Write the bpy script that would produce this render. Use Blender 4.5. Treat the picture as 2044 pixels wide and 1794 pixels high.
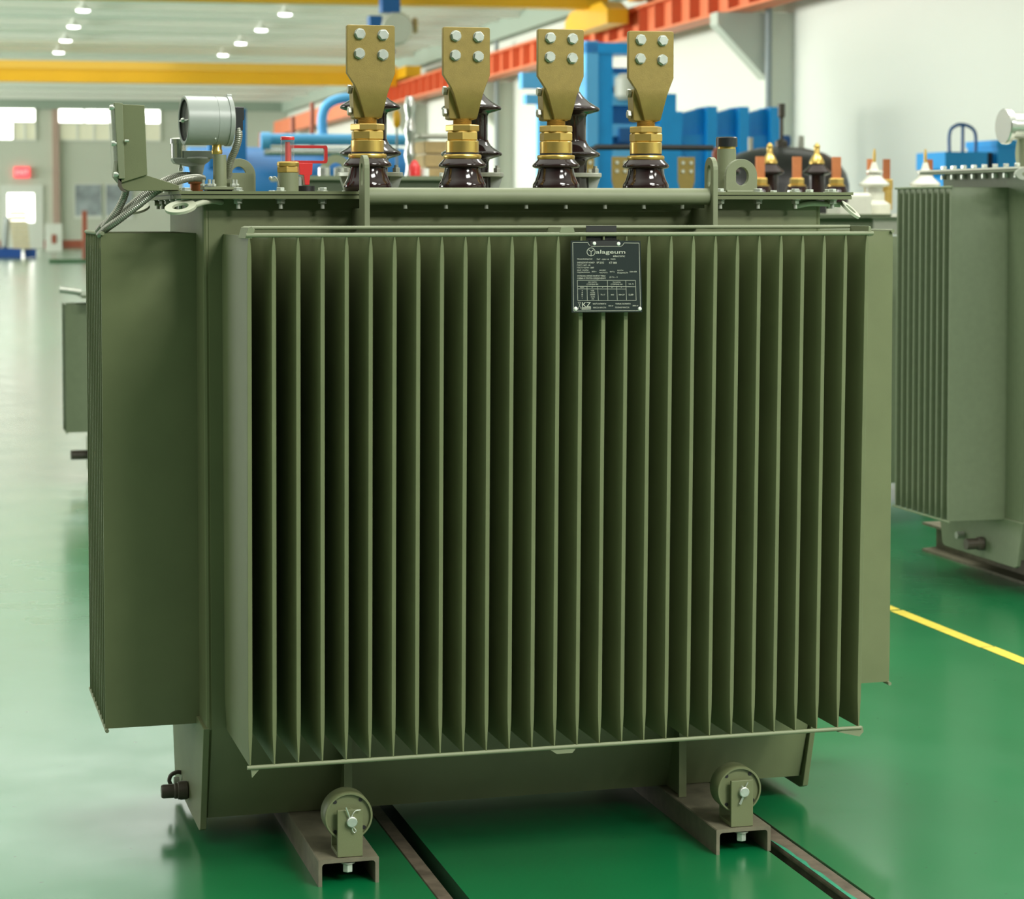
import bpy, bmesh, math, random
from mathutils import Vector, Matrix
random.seed(7)
for o in list(bpy.data.objects): bpy.data.objects.remove(o)
SC = bpy.context.scene
COL = SC.collection
PI = math.pi

# ------------------------------------------------------------------ camera
cam_d = bpy.data.cameras.new('camera'); cam = bpy.data.objects.new('camera', cam_d); COL.objects.link(cam)
YAW, PITCH, ROLL = .2645, -.0473, -.0005
cam.matrix_world = (Matrix.Translation((-.6649, -4.483, 1.4108)) @ Matrix.Rotation(-YAW, 4, 'Z')
                    @ Matrix.Rotation(PI/2 + PITCH, 4, 'X') @ Matrix.Rotation(ROLL, 4, 'Z'))
cam_d.sensor_width = 36; cam_d.sensor_fit = 'HORIZONTAL'
cam_d.lens = 36*4452.2/2044
cam_d.shift_y = -(897-633.3)/2044
cam_d.clip_start = .05; cam_d.clip_end = 400
cam_d.dof.use_dof = True; cam_d.dof.focus_distance = 4.75; cam_d.dof.aperture_fstop = 7.0
SC.camera = cam

# ------------------------------------------------------------------ world, lights, exposure
W = bpy.data.worlds.new('hall_daylight'); SC.world = W; W.use_nodes = True
nt = W.node_tree; nt.nodes.clear()
wo = nt.nodes.new('ShaderNodeOutputWorld'); bg = nt.nodes.new('ShaderNodeBackground')
tc = nt.nodes.new('ShaderNodeTexCoord'); sx = nt.nodes.new('ShaderNodeSeparateXYZ')
rp = nt.nodes.new('ShaderNodeValToRGB')
nt.links.new(tc.outputs['Generated'], sx.inputs[0])
mr = nt.nodes.new('ShaderNodeMapRange'); mr.inputs[1].default_value = -1; mr.inputs[2].default_value = 1
nt.links.new(sx.outputs['Z'], mr.inputs[0]); nt.links.new(mr.outputs[0], rp.inputs[0])
rp.color_ramp.elements[0].position = .45; rp.color_ramp.elements[0].color = (.03, .04, .03, 1)
rp.color_ramp.elements[1].position = 1.0; rp.color_ramp.elements[1].color = (1.9, 1.95, 1.7, 1)
e = rp.color_ramp.elements.new(.53); e.color = (.15, .16, .13, 1)
e = rp.color_ramp.elements.new(.66); e.color = (.55, .57, .48, 1)
e = rp.color_ramp.elements.new(.85); e.color = (1.6, 1.65, 1.42, 1)
ym = nt.nodes.new('ShaderNodeMapRange'); ym.inputs[1].default_value = -.92; ym.inputs[2].default_value = -.35
ym.inputs[3].default_value = .07; ym.inputs[4].default_value = 1.0
nt.links.new(sx.outputs['Y'], ym.inputs[0])
nt.links.new(rp.outputs[0], bg.inputs[0]); nt.links.new(ym.outputs[0], bg.inputs[1])
nt.links.new(bg.outputs[0], wo.inputs[0])
SC.view_settings.view_transform = 'Standard'; SC.view_settings.look = 'None'
SC.view_settings.gamma = 1; SC.view_settings.use_curve_mapping = False
SC.view_settings.exposure = 0.0

HANG = math.radians(2.05776)              # the hall runs 2 degrees off the transformers
hs, hc = math.sin(HANG), math.cos(HANG)
def H(u, v, z=0): return Vector((u*hc + v*hs, -u*hs + v*hc, z))

def area(name, loc, size, size_y, power, rot, color=(1, 1, .93)):
    l = bpy.data.lights.new(name, 'AREA'); l.shape = 'RECTANGLE'; l.size = size; l.size_y = size_y
    l.energy = power; l.color = color
    o = bpy.data.objects.new(name, l); COL.objects.link(o); o.location = loc; o.rotation_euler = rot
    return o
# unseen overhead lights, mostly added to brighten the fin fronts and right wall
for i, (u, v) in enumerate([(3.0, -4.5), (4.6, -8.0), (7.2, -4.5), (1.3, 3.5), (5.5, 3.5), (7.5, 15), (7.5, 22)]):
    area('overhead_fill', H(u, v, 5.4), 2.4, 1.2, (500, 620, 240, 200, 200, 22, 18)[i], (0, 0, 0))
# broad light panels added under the ceiling to brighten hall and floor sheen
for i, (u, v) in enumerate([(-1, 22), (3, 36), (-1, 50), (3, 64)]):
    area('ceiling_fill', H(u, v, 5.45), 10, 7, (460, 330, 170, 150)[i], (0, 0, -HANG), (1, 1, .95))
wl_ = area('left_side_fill', H(-19, 49, 2.9), 70, 4.6, 9200, (PI/2, 0, -PI/2-HANG), (1, 1, .94)); wl_.data.spread = math.radians(108)  # unseen light panel added on the left to brighten ceiling and right wall

# ------------------------------------------------------------------ materials
def mat(name, col, rough=.5, metal=0., coat=0., ior=1.5, noise=0., nscale=40, bump=0., bscale=400, spec=.5, emit=None, estr=0, trans=0):
    m = bpy.data.materials.new(name); m.use_nodes = True; t = m.node_tree
    b = t.nodes['Principled BSDF']
    b.inputs['Base Color'].default_value = (*col, 1); b.inputs['Roughness'].default_value = rough
    b.inputs['Metallic'].default_value = metal; b.inputs['IOR'].default_value = ior
    b.inputs['Coat Weight'].default_value = coat; b.inputs['Coat Roughness'].default_value = .06
    b.inputs['Specular IOR Level'].default_value = spec
    b.inputs['Transmission Weight'].default_value = trans
    if emit: b.inputs['Emission Color'].default_value = (*emit, 1); b.inputs['Emission Strength'].default_value = estr
    co = t.nodes.new('ShaderNodeTexCoord')
    if noise:
        n = t.nodes.new('ShaderNodeTexNoise'); n.inputs['Scale'].default_value = nscale; n.inputs['Detail'].default_value = 4
        t.links.new(co.outputs['Object'], n.inputs['Vector'])
        r = t.nodes.new('ShaderNodeMapRange'); r.inputs[1].default_value = .3; r.inputs[2].default_value = .7
        r.inputs[3].default_value = 1-noise; r.inputs[4].default_value = 1+noise
        t.links.new(n.outputs[0], r.inputs[0])
        mx = t.nodes.new('ShaderNodeVectorMath'); mx.operation = 'SCALE'; mx.inputs[0].default_value = col
        t.links.new(r.outputs[0], mx.inputs['Scale']); t.links.new(mx.outputs[0], b.inputs['Base Color'])
    if bump:
        n2 = t.nodes.new('ShaderNodeTexNoise'); n2.inputs['Scale'].default_value = bscale
        t.links.new(co.outputs['Object'], n2.inputs['Vector'])
        bp = t.nodes.new('ShaderNodeBump'); bp.inputs['Strength'].default_value = bump; bp.inputs['Distance'].default_value = .001
        t.links.new(n2.outputs[0], bp.inputs['Height']); t.links.new(bp.outputs[0], b.inputs['Normal'])
    return m
GREEN = (.126, .146, .067)
M = dict(
 green=mat('olive_paint', GREEN, .52, noise=.06, nscale=9, bump=.12, bscale=500),
 green2=mat('olive_paint_light', (.175, .20, .115), .55, noise=.05, nscale=14, bump=.1),
 green3=mat('olive_paint_cool', (.145, .178, .105), .42, noise=.05),
 steelch=mat('primed_channel', (.135, .125, .082), .6, noise=.18, nscale=30, bump=.3),
 brown=mat('brown_fitting', (.075, .062, .045), .45, noise=.1),
 zinc=mat('zinc_bolt', (.60, .64, .58), .33, metal=.75, noise=.08, nscale=60),
 zincd=mat('zinc_dull', (.42, .44, .38), .42, metal=.5, noise=.1),
 bronze=mat('bronze_flag', (.26, .192, .050), .42, metal=.35, noise=.07, nscale=60, bump=.25, bscale=700),
 brass=mat('brass', (.62, .43, .12), .30, metal=.8, noise=.05),
 brassn=mat('brass_nut', (.55, .38, .11), .34, metal=.7, noise=.05),
 copper=mat('copper', (.62, .22, .09), .35, metal=.6, noise=.06),
 copperd=mat('copper_dark', (.36, .12, .045), .4, metal=.5, noise=.06),
 porc=mat('brown_porcelain', (.020, .010, .010), .10, spec=.45, noise=.05),
 porcw=mat('white_porcelain', (.62, .62, .54), .2, coat=.6),
 rubber=mat('black_rubber', (.012, .012, .012), .5),
 black=mat('black_plastic', (.012, .014, .015), .35),
 grey=mat('grey_instrument_paint', (.30, .335, .31), .35, noise=.02),
 greyd=mat('grey_cast_metal', (.30, .33, .30), .42, noise=.05),
 glass=mat('clear_glass', (.30, .32, .30), .06),
 dial=mat('dial_face', (.30, .31, .28), .3),
 red=mat('red_plastic', (.62, .035, .035), .3),
 redd=mat('red_handle_paint', (.46, .022, .022), .35),
 hose=mat('flexible_steel_conduit', (.30, .31, .26), .32, metal=.6, noise=.08),
 plate=mat('nameplate_black', (.012, .018, .018), .35),
 ink=mat('engraved_lettering', (.42, .43, .36), .4),
 rail=mat('worn_rail_steel', (.13, .105, .075), .5, metal=.3, noise=.35, nscale=25, bump=.4, bscale=80),
 groove=mat('groove_shade', (.012, .014, .01), .8),
 yline=mat('yellow_floor_paint', (.64, .52, .075), .35, noise=.1, nscale=18),
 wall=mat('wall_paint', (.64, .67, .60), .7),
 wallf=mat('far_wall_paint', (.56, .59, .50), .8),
 ceil=mat('ceiling_sheet', (.90, .885, .83), .7),
 ceilrib=mat('ceiling_purlin', (.76, .77, .70), .7),
 greytrim=mat('grey_green_trim', (.30, .37, .30), .7),
 col=mat('column_paint', (.70, .73, .62), .7),
 pipe=mat('grey_pipe', (.25, .29, .29), .5),
 bracket=mat('corbel_grey', (.50, .53, .45), .7),
 orange=mat('orange_beam', (.74, .20, .085), .5, noise=.05, nscale=2),
 oranged=mat('orange_rib', (.68, .165, .07), .55),
 yellow=mat('yellow_crane', (.80, .42, .008), .4, noise=.04, nscale=1),
 yellow2=mat('yellow_crane_rail', (.80, .47, .06), .5),
 blue=mat('blue_machine', (.004, .33, .80), .4, noise=.05, nscale=3),
 bluel=mat('blue_machine_light', (.13, .50, .90), .45),
 blued=mat('blue_dark', (.008, .10, .32), .45),
 bluet=mat('blue_oven', (.012, .19, .50), .45, noise=.08, nscale=2),
 bluep=mat('blue_pallet', (.01, .07, .32), .5),
 potm=mat('dark_steel_vessel', (.045, .042, .042), .35, metal=.3, noise=.15, nscale=4),
 redbrown=mat('red_brown_paint', (.34, .09, .05), .6),
 pink=mat('pink_primer_column', (.46, .33, .27), .7),
 wood=mat('pale_wood', (.50, .36, .16), .7, noise=.15, nscale=12),
 woodl=mat('cream_boards', (.66, .58, .40), .7, noise=.1, nscale=12),
 silver=mat('bright_aluminium', (.62, .64, .60), .25, metal=.8),
 whitep=mat('pale_grey_paint', (.56, .56, .47), .45, noise=.03),
 teal=mat('dark_teal_paint', (.03, .11, .09), .5),
 dgreen=mat('dark_green_paint', (.04, .12, .05), .5),
 lamp=mat('lamp_diffuser', (.9, .9, .9), .5, emit=(1, 1, .95), estr=9),
 win=mat('daylit_glazing', (.9, .9, .85), .4, emit=(1, 1, .92), estr=4.5),
 wind=mat('dim_glazing', (.55, .55, .42), .3, emit=(.9, .9, .62), estr=.30),
 eye=mat('pale_lug_paint', (.40, .43, .32), .5),
 tealp=mat('old_green_paint', (.02, .22, .12), .5, noise=.2),
 exitm=mat('lit_exit_sign', (.8, .06, .08), .4, emit=(1, .10, .12), estr=1.1),
 exitw=mat('exit_sign_lettering', (.9, .5, .5), .4, emit=(1, .35, .35), estr=1.0),
 post1=mat('poster_print', (.30, .34, .36), .6, noise=.45, nscale=1.6),
 whitem=mat('white_paint', (.72, .74, .68), .5),
)
# glossy green epoxy floor
def floor_mat():
    m = bpy.data.materials.new('green_epoxy_floor'); m.use_nodes = True; t = m.node_tree; b = t.nodes['Principled BSDF']
    co = t.nodes.new('ShaderNodeTexCoord')
    n = t.nodes.new('ShaderNodeTexNoise'); n.inputs['Scale'].default_value = .9; n.inputs['Detail'].default_value = 6
    n.inputs['Roughness'].default_value = .6
    mp = t.nodes.new('ShaderNodeMapping'); mp.inputs['Scale'].default_value = (1, .45, 1)
    t.links.new(co.outputs['Object'], mp.inputs[0]); t.links.new(mp.outputs[0], n.inputs['Vector'])
    r = t.nodes.new('ShaderNodeValToRGB')
    r.color_ramp.elements[0].position = .35; r.color_ramp.elements[0].color = (.0, .128, .036, 1)
    r.color_ramp.elements[1].position = .72; r.color_ramp.elements[1].color = (.0, .165, .050, 1)
    t.links.new(n.outputs[0], r.inputs[0])
    n3 = t.nodes.new('ShaderNodeTexNoise'); n3.inputs['Scale'].default_value = 38; n3.inputs['Detail'].default_value = 2
    t.links.new(co.outputs['Object'], n3.inputs['Vector'])
    r3 = t.nodes.new('ShaderNodeValToRGB'); r3.color_ramp.elements[0].position = .22; r3.color_ramp.elements[0].color = (.35, .35, .35, 1)
    r3.color_ramp.elements[1].position = .27; r3.color_ramp.elements[1].color = (1, 1, 1, 1)
    t.links.new(n3.outputs[0], r3.inputs[0])
    mx = t.nodes.new('ShaderNodeMix'); mx.data_type = 'RGBA'; mx.blend_type = 'MULTIPLY'; mx.inputs[0].default_value = .8
    t.links.new(r.outputs[0], mx.inputs[6]); t.links.new(r3.outputs[0], mx.inputs[7])
    t.links.new(mx.outputs[2], b.inputs['Base Color'])
    b.inputs['Roughness'].default_value = .42; b.inputs['IOR'].default_value = 1.5; b.inputs['Specular IOR Level'].default_value = .3
    b.inputs['Coat Weight'].default_value = 1; b.inputs['Coat IOR'].default_value = 2.05
    n2 = t.nodes.new('ShaderNodeTexNoise'); n2.inputs['Scale'].default_value = 3.5; n2.inputs['Detail'].default_value = 3
    t.links.new(co.outputs['Object'], n2.inputs['Vector'])
    rr = t.nodes.new('ShaderNodeMapRange'); rr.inputs[3].default_value = .13; rr.inputs[4].default_value = .27
    t.links.new(n2.outputs[0], rr.inputs[0]); t.links.new(rr.outputs[0], b.inputs['Coat Roughness'])
    bp = t.nodes.new('ShaderNodeBump'); bp.inputs['Strength'].default_value = .10; bp.inputs['Distance'].default_value = .004
    n4 = t.nodes.new('ShaderNodeTexNoise'); n4.inputs['Scale'].default_value = 7; n4.inputs['Detail'].default_value = 3
    t.links.new(co.outputs['Object'], n4.inputs['Vector'])
    t.links.new(n4.outputs[0], bp.inputs['Height']); t.links.new(bp.outputs[0], b.inputs['Coat Normal'])
    return m
M['floor'] = floor_mat()
M['glass'].node_tree.nodes['Principled BSDF'].inputs['Alpha'].default_value = .20

# ------------------------------------------------------------------ mesh helpers
class MB:
    """collects shapes, then links them as one mesh object"""
    def __init__(s): s.v = []; s.f = []
    def add(s, vs, fs):
        k = len(s.v); s.v += [Vector(v) for v in vs]; s.f += [tuple(i+k for i in f) for f in fs]; return s
    def box(s, x0, x1, y0, y1, z0, z1):
        return s.add([(x0,y0,z0),(x1,y0,z0),(x1,y1,z0),(x0,y1,z0),(x0,y0,z1),(x1,y0,z1),(x1,y1,z1),(x0,y1,z1)],
                     [(0,3,2,1),(4,5,6,7),(0,1,5,4),(1,2,6,5),(2,3,7,6),(3,0,4,7)])
    def rings(s, rs, closed=False, cap=True):
        """skin a list of vertex rings of equal length"""
        n = len(rs[0]); k = len(s.v)
        for r in rs: s.v += [Vector(p) for p in r]
        m = len(rs)
        for a in range(m if closed else m-1):
            b = (a+1) % m
            for i in range(n):
                j = (i+1) % n
                s.f.append((k+a*n+i, k+a*n+j, k+b*n+j, k+b*n+i))
        if cap and not closed:
            s.f.append(tuple(k+i for i in reversed(range(n)))); s.f.append(tuple(k+(m-1)*n+i for i in range(n)))
        return s
    def lathe(s, prof, c=(0,0,0), axis='z', n=32, ph=0., closed=False):
        """prof = [(radius, height)...] about an axis through c"""
        rs = []
        for r, h in prof:
            ring = []
            for i in range(n):
                a = 2*PI*i/n + ph; p, q = r*math.cos(a), r*math.sin(a)
                ring.append({'z': (c[0]+p, c[1]+q, c[2]+h), 'x': (c[0]+h, c[1]+p, c[2]+q), 'y': (c[0]+q, c[1]+h, c[2]+p)}[axis])
            rs.append(ring)
        return s.rings(rs, closed=closed)
    def hexa(s, r, h, c, axis='z', ph=0.):
        k = min(.10*r, .12*abs(h)); b = 1.1*k*(1 if h > 0 else -1)
        return s.lathe([(r-k, 0), (r, b), (r, h-b), (r-k, h)], c, axis, 6, ph)
    def prism(s, poly, a, b, plane='xz'):
        """extrude a 2D outline between a and b along the remaining axis"""
        def P(p, q, d): return {'xz': (p, d, q), 'yz': (d, p, q), 'xy': (p, q, d)}[plane]
        return s.rings([[P(p, q, a) for p, q in poly], [P(p, q, b) for p, q in poly]])
    def tube(s, pts, r, n=12, cap=True, wave=0, wl=.006):
        pts = [Vector(p) for p in pts]
        if wave:                                  # ribbed hose: resample and modulate the radius
            L = [0]
            for i in range(1, len(pts)): L.append(L[-1]+(pts[i]-pts[i-1]).length)
            out = []; N = max(4, int(L[-1]/wl*3))
            for k in range(N+1):
                d = L[-1]*k/N; j = 1
                while j < len(L)-1 and L[j] < d: j += 1
                f = (d-L[j-1])/max(1e-9, L[j]-L[j-1]); out.append(pts[j-1].lerp(pts[j], f))
            rad = [r*(1+wave*(1 if k % 3 else -1)) for k in range(N+1)]; pts = out
        else: rad = [r]*len(pts)
        rs = []; up = Vector((0,0,1))
        t0 = (pts[1]-pts[0]).normalized()
        if abs(t0.dot(up)) > .95: up = Vector((1,0,0))
        nrm = t0.cross(up).normalized()
        for i, p in enumerate(pts):
            t = (pts[min(i+1, len(pts)-1)]-pts[max(i-1, 0)]).normalized()
            nrm = (nrm - t*nrm.dot(t)).normalized(); bi = t.cross(nrm)
            rs.append([p + (nrm*math.cos(2*PI*k/n)+bi*math.sin(2*PI*k/n))*rad[i] for k in range(n)])
        return s.rings(rs, cap=cap)
    def xf(s, mtx, k=0):
        for i in range(k, len(s.v)): s.v[i] = mtx @ s.v[i]
        return s
    def build(s, name, m, parent=None, off=None, bevel=0, seg=2, ang=38):
        me = bpy.data.meshes.new(name)
        o0 = Vector(off) if off is not None else Vector((0,0,0))
        bm = bmesh.new(); vs = [bm.verts.new(v-o0) for v in s.v]
        for f in s.f:
            try: bm.faces.new([vs[i] for i in f])
            except ValueError: pass
        bmesh.ops.recalc_face_normals(bm, faces=bm.faces)
        for f in bm.faces: f.smooth = True
        for ed in bm.edges:
            if len(ed.link_faces) != 2 or ed.calc_face_angle(0) > math.radians(ang): ed.smooth = False
        bm.to_mesh(me); bm.free()
        me.materials.append(m if not isinstance(m, str) else M[m])
        o = bpy.data.objects.new(name, me); COL.objects.link(o)
        if parent is not None: o.parent = parent
        if bevel:
            md = o.modifiers.new('bevel', 'BEVEL'); md.width = bevel; md.segments = seg; md.limit_method = 'ANGLE'
            md.angle_limit = math.radians(40); md.harden_normals = True
        return o
def bez(pts, n=14):
    """Catmull-Rom through the points"""
    P = [Vector(p) for p in pts]; P = [P[0]*2-P[1]] + P + [P[-1]*2-P[-2]]; out = []
    for i in range(1, len(P)-2):
        for k in range(n):
            t = k/n; a, b, c, d = P[i-1], P[i], P[i+1], P[i+2]
            out.append(.5*((2*b)+(c-a)*t+(2*a-5*b+4*c-d)*t*t+(3*b-3*c+d-a)*t*t*t))
    out.append(P[-2]); return out
def tag(o, label=None, cat=None, group=None, kind=None):
    if label: o['label'] = label
    if cat: o['category'] = cat
    if group: o['group'] = group
    if kind: o['kind'] = kind
    return o
def empty(name, loc, rz=0, label=None, cat=None, group=None):
    o = bpy.data.objects.new(name, None); COL.objects.link(o); o.location = loc; o.rotation_euler = (0, 0, rz)
    o.empty_display_size = .1
    return tag(o, label, cat, group)
def hempty(name, u, v, z, *a, **k): return empty(name, H(u, v, z), -HANG, *a, **k)
def copy_tree(o, parent=None, delta=(0,0,0)):
    c = o.copy(); COL.objects.link(c)
    if parent is not None: c.parent = parent
    c.location = Vector(o.location)+Vector(delta)
    for ch in list(o.children): copy_tree(ch, c)
    return c
def structure(o, label=None): o['kind'] = 'structure'; return tag(o, label)
def hplace(o): o.rotation_euler = (0, 0, -HANG); return o
def arc(cx, cz, r, a0, a1, n): return [(cx+r*math.cos(math.radians(a0+(a1-a0)*i/n)), cz+r*math.sin(math.radians(a0+(a1-a0)*i/n))) for i in range(n+1)]

# ------------------------------------------------------------------ the hall
FX0, FX1, FY0, FY1 = -30, 34, -14, 92
G = [(.368, .433), (1.154, 1.238)]
fl = MB(); xs = [FX0, G[0][0], G[0][1], G[1][0], G[1][1], FX1]
GY1 = 6.02
for i in (0, 2, 4):
    fl.add([(xs[i],FY0,0),(xs[i+1],FY0,0),(xs[i+1],GY1,0),(xs[i],GY1,0)], [(0,1,2,3)])
fl.add([(FX0,GY1,0),(FX1,GY1,0),(FX1,FY1,0),(FX0,FY1,0)], [(0,1,2,3)])
for a, b in G:
    fl.add([(a,FY0,0),(a,GY1,0),(a,GY1,-.06),(a,FY0,-.06),(b,FY0,0),(b,GY1,0),(b,GY1,-.06),(b,FY0,-.06)], [(0,1,2,3),(4,7,6,5),(3,2,6,7),(1,5,6,2)])
structure(fl.build('floor', 'floor'), 'glossy green epoxy floor with two sunken rail grooves')
def rail(x0, x1, label):
    m = MB()
    w_ = (x1-x0)*.3
    m.prism([(x0+.002,-.0598),(x1-.002,-.0598),(x1-.002,-.054),(x1-w_,-.050),(x1-w_,-.016),(x1,-.012),(x1,-.006),(x1-.003,-.002),(x0+.003,-.002),(x0,-.006),(x0,-.012),(x0+w_,-.016),(x0+w_,-.050),(x0+.002,-.054)], FY0, 6.0, 'xz')
    return tag(m.build('floor_rail', 'rail'), label, 'rail', 'transfer rails sunk in the floor')
rail(.3705, .405, 'rusty steel rail sunk in the floor by the left wheel of the transformer')
RAILR = rail(1.190, 1.2355, 'rusty steel rail sunk in the floor right of the right wheel')
gm_ = MB().box(.3895,.4325,FY0,6.0,-.0598,-.048).box(1.1545,1.1990,FY0,6.0,-.0598,-.048)  # near-black strips stand in for the shade deep in the grooves
structure(gm_.build('trim_4', 'groove'), 'dark strip painting shade into the flange grooves beside the rails')
pr_ = MB(); N_ = 40; k0 = len(pr_.v)
for i in range(N_+1):
    y = -1.6+1.75*i/N_; w_ = .004+.006*abs(math.sin(i*1.7))+.004*math.sin(i*.9)**2
    pr_.v += [Vector((1.1925, y, -.0014)), Vector((1.1925+max(.002, w_)*(1 if i not in (0, N_) else .1), y, -.0014))]
pr_.f += [(2*i, 2*i+1, 2*i+3, 2*i+2) for i in range(N_)]
pr_.build('paint_remnant', 'tealp', RAILR)
yl = MB()
for y0, y1, x in [(-3., 2.035, 2.6745), (2.04, 2.725, 2.6710), (2.74, 14, 2.668)]:
    yl.add([(x,y0,.0012),(x+.051,y0,.0012),(x+.051,y1-.0,.0012),(x,y1,.0012)], [(0,1,2,3)])
tag(yl.build('floor_line', 'yline'), 'worn yellow line painted on the green floor to the right of the transformer', 'floor line')

WU = 10.9; VF = 83.5; ZC = 5.72
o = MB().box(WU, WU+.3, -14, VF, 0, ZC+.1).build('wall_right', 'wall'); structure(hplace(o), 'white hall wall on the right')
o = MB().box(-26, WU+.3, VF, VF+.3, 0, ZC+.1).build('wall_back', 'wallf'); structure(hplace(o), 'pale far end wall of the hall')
c = MB().box(-26, WU+.3, 8.5, VF+.3, ZC, ZC+.2)
structure(hplace(c.build('ceiling', 'ceil')), 'white sheet ceiling of the hall')
tr = MB()
v = 9.3
while v < VF:
    tr.box(-26, WU, v, v+.16, ZC-.13, ZC); tr.box(-26, WU, v+2.07, v+2.13, ZC-.05, ZC); v += 4.155
structure(hplace(tr.build('trim_1', 'ceilrib')), 'ceiling purlins')
tr = MB().box(WU-.28, WU, 8.5, VF, ZC-.42, ZC).box(-26, WU, VF-.3, VF, ZC-.36, ZC)
structure(hplace(tr.build('trim_2', 'greytrim')), 'grey green edge beam under the ceiling')
o = MB().box(-26, WU, VF-.04, VF, 0.02, .32).build('baseboard_back', 'redbrown'); structure(hplace(o), 'red brown skirting on the far wall')
# columns on the right wall with corbels
def wcol(v, w=.42, label='', corb=True, pm='pipe', cm='col'):
    r = hempty('wall_column', WU, v, 0, label, 'column', 'columns along the right wall')
    MB().box(-.34, -.002, -w/2, w/2, 0.001, 4.3).build('shaft', cm, r)
    MB().tube([(-.40, -w/2-.05, 0.01), (-.40, -w/2-.05, ZC-.5)], .05, 10).build('pipe', pm, r)
    if corb:
        MB().prism([(-.34, 3.35), (-.40, 3.35), (-1.15, 4.12), (-1.15, 4.30), (-.34, 4.30)], -.17, .17, 'xz').build('corbel', 'bracket', r)
    return r
wcol(26.6, label='pale wall column with a grey corbel and a thin pipe, under the orange beam at the upper right')
wcol(44.6, .5, label='wall column with a dark pipe between the second and third brass flags', cm='bracket', pm='pipe')
wcol(54.8, .5, label='farthest visible wall column, behind the second brass flag', cm='bracket')
# thin return wall bay seen behind the bushings
# runway beam for the cranes
rb = hempty('crane_runway_beam', WU, 30, 4.3, 'orange ribbed crane runway beam along the right wall', 'beam')
V0, V1 = -8-30, 57.3-30
MB().box(-1.0, -.62, V0, V1, 0, .04).box(-1.0, -.62, V0, V1, .46, .50).box(-.83, -.79, V0, V1, .04, .46).build('beam', 'orange', rb)
rr = MB(); v = V0+.4
while v < V1: rr.box(-.99, -.83, v, v+.02, .04, .46); v += .92
rr.build('stiffener_rib', 'oranged', rb)['kind'] = 'stuff'
MB().box(-.84, -.78, V0, V1, .50, .56).build('crane_rail', 'redbrown', rb)
rb2 = hempty('crane_runway_beam', WU, 68, 4.3, 'short orange piece of runway beam far off, beside the blue pipe', 'beam')
MB().box(-1.0, -.62, -6.5, 12, 0, .50).build('beam', 'orange', rb2)
# bridge cranes
def crane(v, z0, h, name_label, ends):
    r = hempty('bridge_crane', 0, v, z0, name_label, 'crane', 'yellow bridge cranes')
    MB().box(-24, ends, -.2, .2, 0, h*.62).build('girder', 'yellow', r)
    MB().box(-24, ends, -.24, .24, h*.62, h).build('top_flange', 'yellow2', r)
    return r
c1 = crane(53.5, 4.70, .53, 'farther yellow bridge crane girder crossing the hall behind the gauge', 9.85)
MB().box(9.852, 10.25, -1.5, 1.5, .17, .45).build('end_carriage', 'yellow', c1)
c2 = crane(32.5, 4.86, .62, 'nearer yellow bridge crane at the top edge, with its end carriage on the orange beam', 9.75)
MB().prism([(-1.3,-.34),(1.5,-.34),(1.5,-.1),(1.1,.05),(-.9,.05),(-1.3,-.1)], 9.42, 9.78, 'yz').box(9.78, 10.0, -1.7, -1.3, .02, .28).build('end_carriage', 'yellow', c2)
MB().box(10.0, 10.3, -1.75, -1.3, .06, .26).build('wheel_box', 'yellow', c2)
MB().lathe([(.001,-.05),(.11,-.05),(.11,.05),(.001,.05)], (10.15,-1.35,.12), 'x', 20).build('wheel', 'rubber', c2)
# hoist under the nearer crane
r = hempty('electric_hoist', 5.95, 31.9, 4.30, 'round pale and blue hoist hanging under the nearer yellow crane', 'hoist')
MB().lathe([(.001,-.18),(.24,-.18),(.27,-.14),(.27,.14),(.24,.18),(.001,.18)], (0.05,0,.12), 'y', 28).build('drum', 'whitep', r)
MB().box(-.2, .1, -.16, .16, .38, .62).build('trolley', 'blued', r)
MB().box(-.40, -.20, -.14, .14, .12, .32).build('motor', 'blued', r)
MB().lathe([(.001,0),(.13,0),(.13,.06),(.001,.06)], (.34,0,.18), 'x', 20).build('end_cap', 'wood', r)
MB().tube([(.0,0,-.15),(.0,0,-.22),(.04,0,-.25),(.0,0,-.28),(-.05,0,-.26)], .018, 8).build('hook', 'potm', r)
# ceiling lamps in rows
def lampobj(u, v, label):
    r = hempty('ceiling_lamp', u, v, 5.55, label, 'lamp', 'lit lamps under the ceiling')
    MB().lathe([(.03,.17),(.05,.10),(.10,.06),(.15,.0),(.15,-.02),(.14,-.02),(.14,0)], (0,0,0), 'z', 20).build('housing', 'whitem', r)
    MB().lathe([(.001,-.015),(.135,-.015),(.135,-.03),(.10,-.045),(.001,-.05)], (0,0,0), 'z', 20).build('diffuser', 'lamp', r)
    return r
ords = ['nearest', 'second', 'third', 'farthest visible']
for row, (u, du, side) in enumerate([(1.35, -.045, 'left'), (5.50, -.015, 'right')]):
    for k in range(4):
        lampobj(u+du*k, 42.2+4.15*k, '%s lit lamp of the %s row under the white ceiling' % (ords[k], side))
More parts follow.
